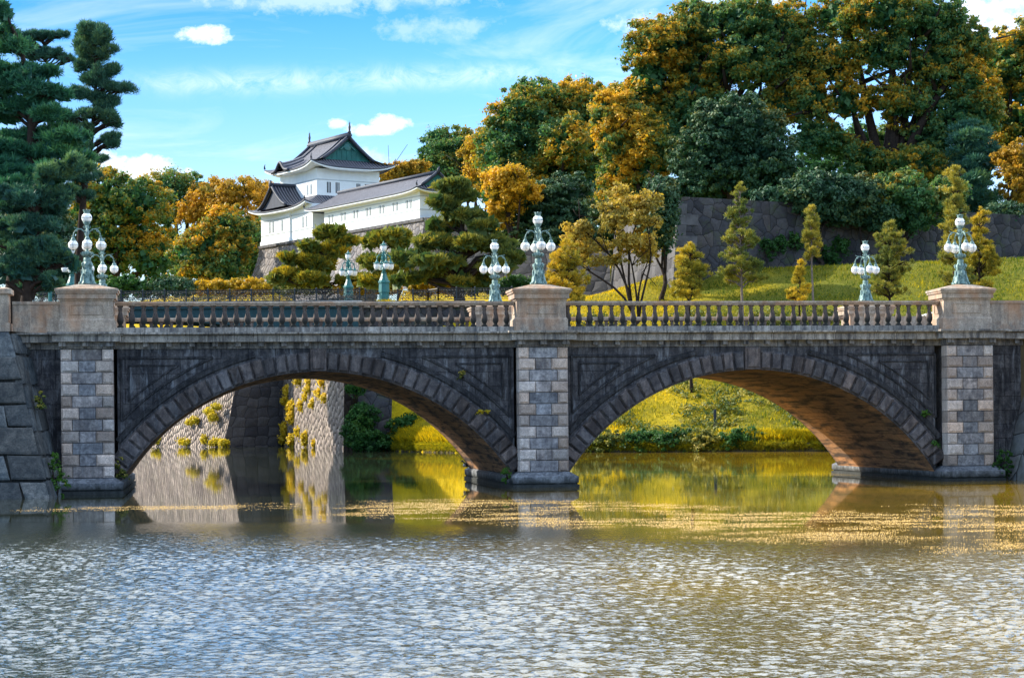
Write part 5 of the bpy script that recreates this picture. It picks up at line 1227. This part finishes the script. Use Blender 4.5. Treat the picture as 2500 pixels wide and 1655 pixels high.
# long grass hanging over the water's edge
C = np.r_[scatter(900, -11.5, -3.4, .5, 2.6), scatter(500, 15.5, 26, .4, 1.8), scatter(260, 2.5, 15.5, .3, 1.)]
k = np.repeat(np.arange(len(C)), 40); n = len(k); az = gr.uniform(0, 6.28, n); out = .25 + .55 * gr.random(n)
tg = unit(np.c_[np.cos(az) * out, np.sin(az) * out - .25, np.ones(n) * .9]); nr = unit(np.c_[gr.normal(0, .5, n), -np.ones(n), gr.normal(.2, .4, n)])
ln = .28 + .28 * gr.random(n)
V, Q = leaves(C[k] + tg * ln[:, None] * .9 + [0, 0, -.25], nr, ln, .07, gr, '', None, None, tg)
tag(mesh_np('tall_grass', V, Q, M['grassblade'], None, np.repeat(np.clip(.45 + .25 * gr.random(len(C))[k] + gr.normal(0, .2, n), 0, 1), 4)), kind='stuff')
xs_ = np.r_[gr.uniform(-11.5, -3.2, 420), gr.uniform(1.5, 40, 900)]
C = np.c_[xs_, ysh(xs_) + gr.uniform(-.05, .5, len(xs_)), gr.uniform(.35, .7, len(xs_))]
k = np.repeat(np.arange(len(C)), 26); n = len(k); tg = unit(np.c_[gr.normal(0, .6, n), gr.normal(-.7, .3, n), gr.normal(-.25, .55, n)])
V, Q = leaves(C[k] + tg * .25, unit(np.c_[gr.normal(0, .5, n), -np.ones(n), gr.normal(.3, .4, n)]), .16 + .18 * gr.random(n), .08, gr, '', None, None, tg)
tag(mesh_np('hanging_grass', V, Q, M['grassblade'], None, np.repeat(np.clip(.22 + .25 * gr.random(len(C))[k] + gr.normal(0, .15, n), 0, 1), 4)), kind='stuff')
# low revetment at the shore
rv = MB(); sx_ = np.linspace(-11.9, 60, 60); a_ = [(x, ysh(x) - .05, -.5) for x in sx_]; b_ = [(x, ysh(x) + .10, .30 + .08 * math.sin(x * 2.1)) for x in sx_]; c_ = [(x, ysh(x) + 1.1, .85) for x in sx_]
rv.strip(a_, b_); rv.strip(b_, c_); tag(rv.build('bank', M['soil']), kind='structure')

def shrub(name, label, cat, pos, lobes, mat, seed, clumps, crad, per, leaf, group=None, **kw):
    root = thing(name, label, cat, tuple(pos), 0, group)
    foliage('foliage', root, M[mat], lobes, seed, clumps, crad, per, leaf, **kw)
    st = MB(); rr = np.random.default_rng(seed)
    for q in lobes: st.tube([(rr.normal() * .05, rr.normal() * .05, -.1), np.array(q[:3]) * .5 + rr.normal(size=3) * .05, q[:3]], [.04, .03, .015], 5)
    st.build('stem', M['bark'], root); return root
GH = 'hedge shrubs along the far shore in the right arch'
for i, (x_, w_, h_, mt, lb) in enumerate(((5.6, .9, .75, 'hedge', 'pale flowered hedge shrub at the shore beside the middle pier'), (7.5, 1.25, .95, 'hedge', 'pale leaved hedge shrub at the shore, left of the dark post'), (9.7, 1.25, .95, 'bush', 'green hedge shrub at the shore below the small stump post'),
                                      (12.0, 1.3, 1.0, 'bush', 'green hedge shrub directly below the tall dark post'), (14.4, 1.35, .85, 'hedge', 'pale tipped hedge shrub right of the tall dark post'), (16.9, 1.4, .95, 'bush', 'dark green hedge shrub next to the long grass in the right arch'))):
    y_ = float(ysh(x_)) + .55
    shrub('hedge_shrub', lb, 'shrub', (x_, y_, .7), [(0, 0, .35, w_, .7, h_ * .6), (-w_ * .6, 0, .15, w_ * .6, .6, h_ * .5), (w_ * .6, -.1, .2, w_ * .6, .6, h_ * .5), (0, -.5, -.2, w_, .3, .45)], mt, 60 + i, 60, .38, 70, .09, GH)
p = atd(840, 1030, 174.); shrub('bush', 'round dark green bush at the foot of the abutment in the left arch', 'shrub', (p[0] + .25, 170.6, .1), [(0, 0, 2.6, 1.15, 1.0, 1.1), (-.2, 0, 1.5, 1.25, 1.0, 1.0), (.3, -.1, .8, 1.4, 1.0, .7), (.8, -.2, .3, 1.5, .9, .5)], 'bush', 70, 130, .5, 90, .12)
p = at(867, 952, 171.5); shrub('fern', 'green fern hanging from the abutment wall under the left arch crown', 'plant', tuple(p), [(0, -.2, 0, .75, .3, .35), (.5, -.2, .1, .5, .3, .25)], 'bush', 71, 26, .3, 50, .13, mode='needle', aspect=.3)
for i, (x, y) in enumerate(((980, 962), (945, 985))):
    p = atd(x * .9476, y * .9476, 172.); shrub('bank_shrub', ('green shrubs on the grass bank edge right of the round bush', 'low green growth between the round bush and the lit grass')[i], 'shrub', (p[0] + .4, 171.2, max(.3, gz(p[0] + .4, 171.2) - .2)), [(0, 0, .4, 1.5, .9, .6), (1.2, .3, .9, 1.2, .8, .5)], 'bush', 72 + i, 60, .42, 80, .12)
# low shrubs behind the iron railing on the left
GL = 'low shrubs behind the iron railing'
for i, (x, w_, h_, mt) in enumerate(((150, 60, 22, 'darkleaf'), (285, 70, 24, 'bush'), (400, 55, 18, 'darkleaf'), (500, 55, 14, 'goldleaf'), (575, 45, 16, 'goldleaf'))):
    lb = ('dark low shrub row behind the left pedestal', 'green low shrub behind the railing right of the left lamp', 'dark low shrub behind the railing under the bare forked tree', 'yellow low shrub behind the railing left of the castle rampart', 'gold low shrub at the foot of the castle rampart corner')[i]
    Y = 262; k_ = Y / 4690; p = atd(x, 662, Y)
    shrub('low_shrub', lb, 'shrub', (p[0], Y, p[2] - .5), [(0, 0, .3, w_ * k_, 2., h_ * k_), (-w_ * k_ * .6, 0, 0, w_ * k_ * .5, 1.6, h_ * k_ * .8), (w_ * k_ * .7, 0, 0, w_ * k_ * .5, 1.6, h_ * k_ * .7)], mt, 80 + i, 80, .7, 90, .24, GL)
for i, (x, y, Y, w_, h_, mt, lb) in enumerate(((1010, 655, 200, 55, 15, 'goldleaf', 'gold low shrub under the left side of the large spreading pine'), (1110, 655, 202, 70, 16, 'hedge', 'olive low shrub at the foot of the large spreading pine'), (1200, 655, 198, 45, 16, 'bush', 'green low shrub just left of the middle lamp column'),
                                             (150, 665, 250, 60, 12, 'bush', 'green low shrub behind the left pedestal and railing'), (700, 660, 232, 60, 12, 'hedge', 'olive low shrub under the left tiered pine'), (850, 660, 226, 70, 12, 'goldleaf', 'gold low shrub behind the twin teal lamps'))):
    k_ = Y / 4690; p = atd(x, y, Y)
    shrub('low_shrub', lb, 'shrub', (p[0], Y, p[2] - .8), [(0, 0, .5, w_ * k_, 1.5, h_ * k_), (-w_ * k_ * .6, 0, .2, w_ * k_ * .5, 1.2, h_ * k_ * .8), (w_ * k_ * .7, 0, .2, w_ * k_ * .5, 1.2, h_ * k_ * .7)], mt, 180 + i, 90, .6, 90, .18, GL)
for i, (lob, lb) in enumerate((([(20, 560, 70, 60), (90, 600, 60, 50), (40, 630, 80, 40), (130, 640, 40, 30)], 'dark broadleaf tree behind the shaggy pine at the left edge'), ([(60, 470, 60, 50), (10, 480, 50, 50), (120, 530, 40, 40)], 'dark tall tree behind the cedar at the left edge'))):
    tree('holm_oak', lb, 'tree', 190 + 12 * i, lob, (60, 690), 'darkleaf', 190 + i, 150, 1.2, 110, .28, .4, group=GT, basez=7.)
# creeper on the sunlit walls
def creeper(label, spots, seed, mat='ivy'):
    root = thing('creeper', label, 'climbing plant', tuple(spots[0][0]))
    rr = np.random.default_rng(seed); o0 = np.array(spots[0][0])
    L = [(*(np.array(q) - o0), rx * 1.45, .25, rz * 1.35) for q, rx, rz in spots]
    foliage('leaves', root, M[mat], L, seed, 34 * len(L), .34, 30, .12, fill=0., flat=1., up=.2)
    st = MB()
    for l in L: st.tube([(l[0], l[1] + .12, l[2] - l[5] - .4), (l[0] + rr.normal() * .15, l[1] + .1, l[2]), (l[0] + rr.normal() * .2, l[1] + .12, l[2] + l[5])], .02, 4)
    st.build('stem', M['bark'], root)
def onwall(px, py, xa, Ya, xb, Yb, lean):
    Y = np.interp(px, [xa, xb], [Ya, Yb]); z = at(px, py, Y)[2]; return at(px, py, Y + lean * (1 - (1 - np.clip((z + .4) / 12.9, 0, 1)) ** 1.35) - .35)
sp_ = []
for zx, zy, a_, b_ in ((1520, 250, 38, 40), (1680, 150, 60, 28), (1790, 160, 45, 40), (1950, 165, 40, 45), (1790, 250, 40, 40), (1900, 285, 45, 35), (1970, 345, 35, 35), (1520, 380, 55, 40), (1590, 440, 60, 50), (1700, 435, 50, 40), (1750, 340, 35, 40), (1830, 420, 40, 50),
                       (1590, 560, 55, 60), (1500, 740, 35, 55), (1590, 840, 45, 50), (1660, 740, 35, 40), (1760, 820, 55, 60), (1490, 680, 28, 28), (1850, 860, 30, 26), (1470, 830, 22, 40)):
    px, py = 380 + zx / 4.738, 900 + zy / 4.738
    sp_.append((onwall(px, py, 690, 219, 838, 187, 2.4), a_ / 4.738 * 205 / 4949 * .8, b_ / 4.738 * 205 / 4949 * .8))
creeper('bright yellow creeper hanging in patches on the sunlit wall in the left arch', sp_, 90)
sp_ = []
for zx, zy, a_, b_ in ((40, 830, 70, 35), (380, 860, 45, 18), (565, 830, 25, 40), (690, 860, 50, 22), (785, 870, 35, 18), (450, 600, 40, 12), (620, 500, 35, 10), (660, 560, 28, 26), (700, 450, 45, 10), (380, 630, 30, 16), (310, 840, 30, 14)):
    px, py = 380 + zx / 4.738, 900 + zy / 4.738
    sp_.append((onwall(px, py, 330, 233, 545, 214, 1.8), a_ / 4.738 * 220 / 4949 * .7, b_ / 4.738 * 220 / 4949 * .7))
creeper('low yellow plants along the waterline of the outer sunlit moat wall', sp_, 91)
# green ivy on the shaded fortress wall
sp_ = []
for zx, zy, a_, b_ in ((1830, 420, 40, 50), (1740, 470, 60, 70), (1950, 400, 45, 50), (2130, 480, 70, 60), (2290, 430, 60, 60), (2220, 540, 50, 40)):
    px, py = 1300 + zx / 3.037, 460 + zy / 3.037
    q = at(px, py, np.interp(px, [1660, 2388], [178.6, 193]) + .2); sp_.append((q, a_ / 3.037 * 186 / 4949 * .8, b_ / 3.037 * 186 / 4949 * .8))
creeper('green creeper clinging to the shaded fortress wall behind the slim pines', sp_, 92, 'bush')

# weeds growing from the masonry
GW = 'small weeds growing out of the bridge masonry'
for lb, pos, lobes, mt, cl in (('leafy green weed at the foot of the stone bank beside the left pier', b2w(-16.98, -2.6, .1), [(0, 0, .55, .22, .2, .5), (.12, 0, .2, .28, .2, .28), (-.1, 0, 1.05, .14, .14, .3)], 'weed', 46),
                               ('dense round green weed between the right pier and the rubble bank', b2w(17.15, -1.0, .0), [(0, 0, .45, .36, .3, .42), (.1, 0, .85, .26, .2, .25), (-.1, 0, .2, .3, .2, .25)], 'bush', 60),
                               ('small yellow green weed on the upper edge of the left stone bank', b2w(-17.55, -1.9, 3.1), [(0, 0, 0, .16, .12, .25), (.05, 0, .25, .12, .1, .15)], 'hedge', 18),
                               ('hanging green weed under the right foot of the left arch', b2w(-1.32, -.6, .42), [(0, 0, .05, .12, .1, .28)], 'weed', 14),
                               ('yellow tuft on the archivolt right of the left arch crown', b2w(-2.9, -.36, 4.05), [(0, 0, 0, .16, .06, .10)], 'hedge', 9), ('orange tuft on the left arch ring, lower right', b2w(-2.1, -.4, 2.7), [(0, 0, 0, .14, .06, .09)], 'ivy', 8),
                               ('green weed in the corner at the left foot of the left arch', b2w(-14.95, -.55, .75), [(0, 0, .1, .13, .1, .35), (.15, 0, -.12, .22, .1, .10)], 'hedge', 20),
                               ('green tuft where the right arch meets the right pier', b2w(14.75, -.4, 1.35), [(0, 0, 0, .10, .06, .13)], 'weed', 8), ('green tuft on the archivolt above the right end of the right arch', b2w(14.45, -.4, 2.5), [(0, 0, 0, .13, .06, .12)], 'weed', 9)):
    shrub('weed', lb, 'plant', tuple(pos), lobes, mt, int(abs(pos[0]) * 100) + 3, cl, .10, 22, .045, GW, fill=0.)

# ------------------------------------------------------------------ small things
for px, py, h_, lb in ((1746, 1052, 1.2, 'tall dark square post standing on the shore in the right arch'), (1507, 1050, .62, 'short dark stump post on the grass left in the right arch')):
    p = at(px, py, 151.5); p[2] = gz(p[0], 151.5 + .5)
    o = thing('post', lb, 'post', tuple(p)); mb = MB(); mb.box(-.10, .10, -.10, .10, -.3, h_ * .94); mb.box(-.085, .085, -.085, .085, h_ * .94, h_, .03, .03); mb.build('shaft', M['iron'], o)
# waterfowl on the far end of the pier base
p = at(1141, 1143, 84.6); bd = thing('bird', 'small black and white waterfowl preening on the pier base under the left arch', 'bird', tuple(p))
mb = MB()
def blob(mb, rings):
    """one continuous body from elliptical rings (x, y, z, ry, rz) swept along x"""
    n = 10; V = []
    for x, y, z, ry, rz in rings:
        for k in range(n): a = 2 * math.pi * k / n; V.append((x, y + ry * math.cos(a), z + rz * math.sin(a)))
    mb.add(V, [(i * n + k, i * n + (k + 1) % n, (i + 1) * n + (k + 1) % n, (i + 1) * n + k) for i in range(len(rings) - 1) for k in range(n)] + [tuple(range(n))[::-1], tuple((len(rings) - 1) * n + k for k in range(n))])
blob(mb, [(.24, 0, .20, .01, .01), (.17, 0, .17, .05, .04), (.06, 0, .15, .09, .09), (-.06, 0, .15, .09, .10), (-.13, 0, .19, .06, .08), (-.16, 0, .27, .035, .04), (-.19, 0, .31, .04, .045), (-.235, 0, .30, .03, .03), (-.26, 0, .285, .012, .01)])
mb.build('body', M['iron'], bd, True)
mb = MB(); mb.sphere((-.11, -.02, .13), .075, 10, 8); mb.build('breast', M['white_paint'], bd, True)
mb = MB(); mb.lathe([(.014, 0), (.004, .06)], 6); mb.v = [(-.25 - z, x, .285 + y) for x, y, z in mb.v]; mb.build('beak', M['white_paint'], bd)
for y_ in (-.03, .03):
    mb = MB(); mb.tube([(.0, y_, .08), (.0, y_, 0)], .01, 5); mb.box(-.05, .02, y_ - .02, y_ + .02, -.005, .006); mb.build('leg', M['iron'], bd)
# white fence beyond the right pedestal
pa, pb = at(2168, 790, 99), at(2305, 782, 95); fw = thing('white_fence', 'white steel fence with upright bars behind the balustrade at its right end', 'fence', (pa[0], pa[1], 5.55))
v_ = np.array([pb[0] - pa[0], pb[1] - pa[1], 0]); ln_ = np.linalg.norm(v_)
z0_, z1_ = 1.35, 1.85
mb = MB(); mb.tube([(0, 0, z0_), v_ + [0, 0, z1_]], .035, 6); mb.tube([(0, 0, z0_ - .25), v_ + [0, 0, z1_ - .25]], .03, 6); mb.tube([(0, 0, .2), v_ + [0, 0, .5]], .03, 6); mb.build('rail', M['white_paint'], fw)
mb = MB(); nb = int(ln_ / .09)
for k in range(1, nb): t = k / nb; q = v_ * t; mb.box(q[0] - .018, q[0] + .018, q[1] - .012, q[1] + .012, .2 + .3 * t, z0_ - .25 + .5 * t)
mb.build('bars', M['white_paint'], fw)
for t in (0, .35, .7, 1.):
    q = v_ * t; mb = MB(); mb.box(q[0] - .05, q[0] + .05, q[1] - .05, q[1] + .05, -.1, z0_ + .5 * t + .04); mb.build('post', M['white_paint'], fw)

# petals drifting on the calm water
n = 640000
yy = 31 + 34 * gr.random(n); xx = gr.uniform(-1, 1, n) * yy * .262
yc = np.interp(xx, [-14, -9, -2, 8, 14], [58, 58, 56, 45, 41]); hw_ = np.interp(xx, [-14, -9, -2, 8, 14], [1.8, 2.4, 7., 11.5, 14.])
f1 = fbm(xx * .34, yy * .30, 21, 5); f2 = fbm(xx * 1.1, yy * 1.6, 22, 3)
env = np.clip(1.1 - ((yy - yc) / hw_) ** 2, 0, 1) * np.interp(xx, [-14, -2, 5, 14], [.55, .8, .95, 1.])
dens = np.clip((f1 - .45 + .16 * env) * 5, 0, 1) * np.clip((f2 - .36) * 4, 0.05, 1) * np.clip(env * 1.6, 0, 1)
keep_ = gr.random(n) < dens * .9
P = np.c_[xx, yy, np.full(n, .006)][keep_]; n = len(P)
nr = unit(np.c_[gr.normal(-.2, .3, n), gr.normal(-.25, .25, n), np.ones(n)])
V, Q = leaves(P, nr, .005 + .007 * gr.random(n), .8, gr, '', None, None)
tag(mesh_np('floating_petals', V, Q, M['flake'], None, np.repeat(gr.random(n), 4)), kind='stuff')
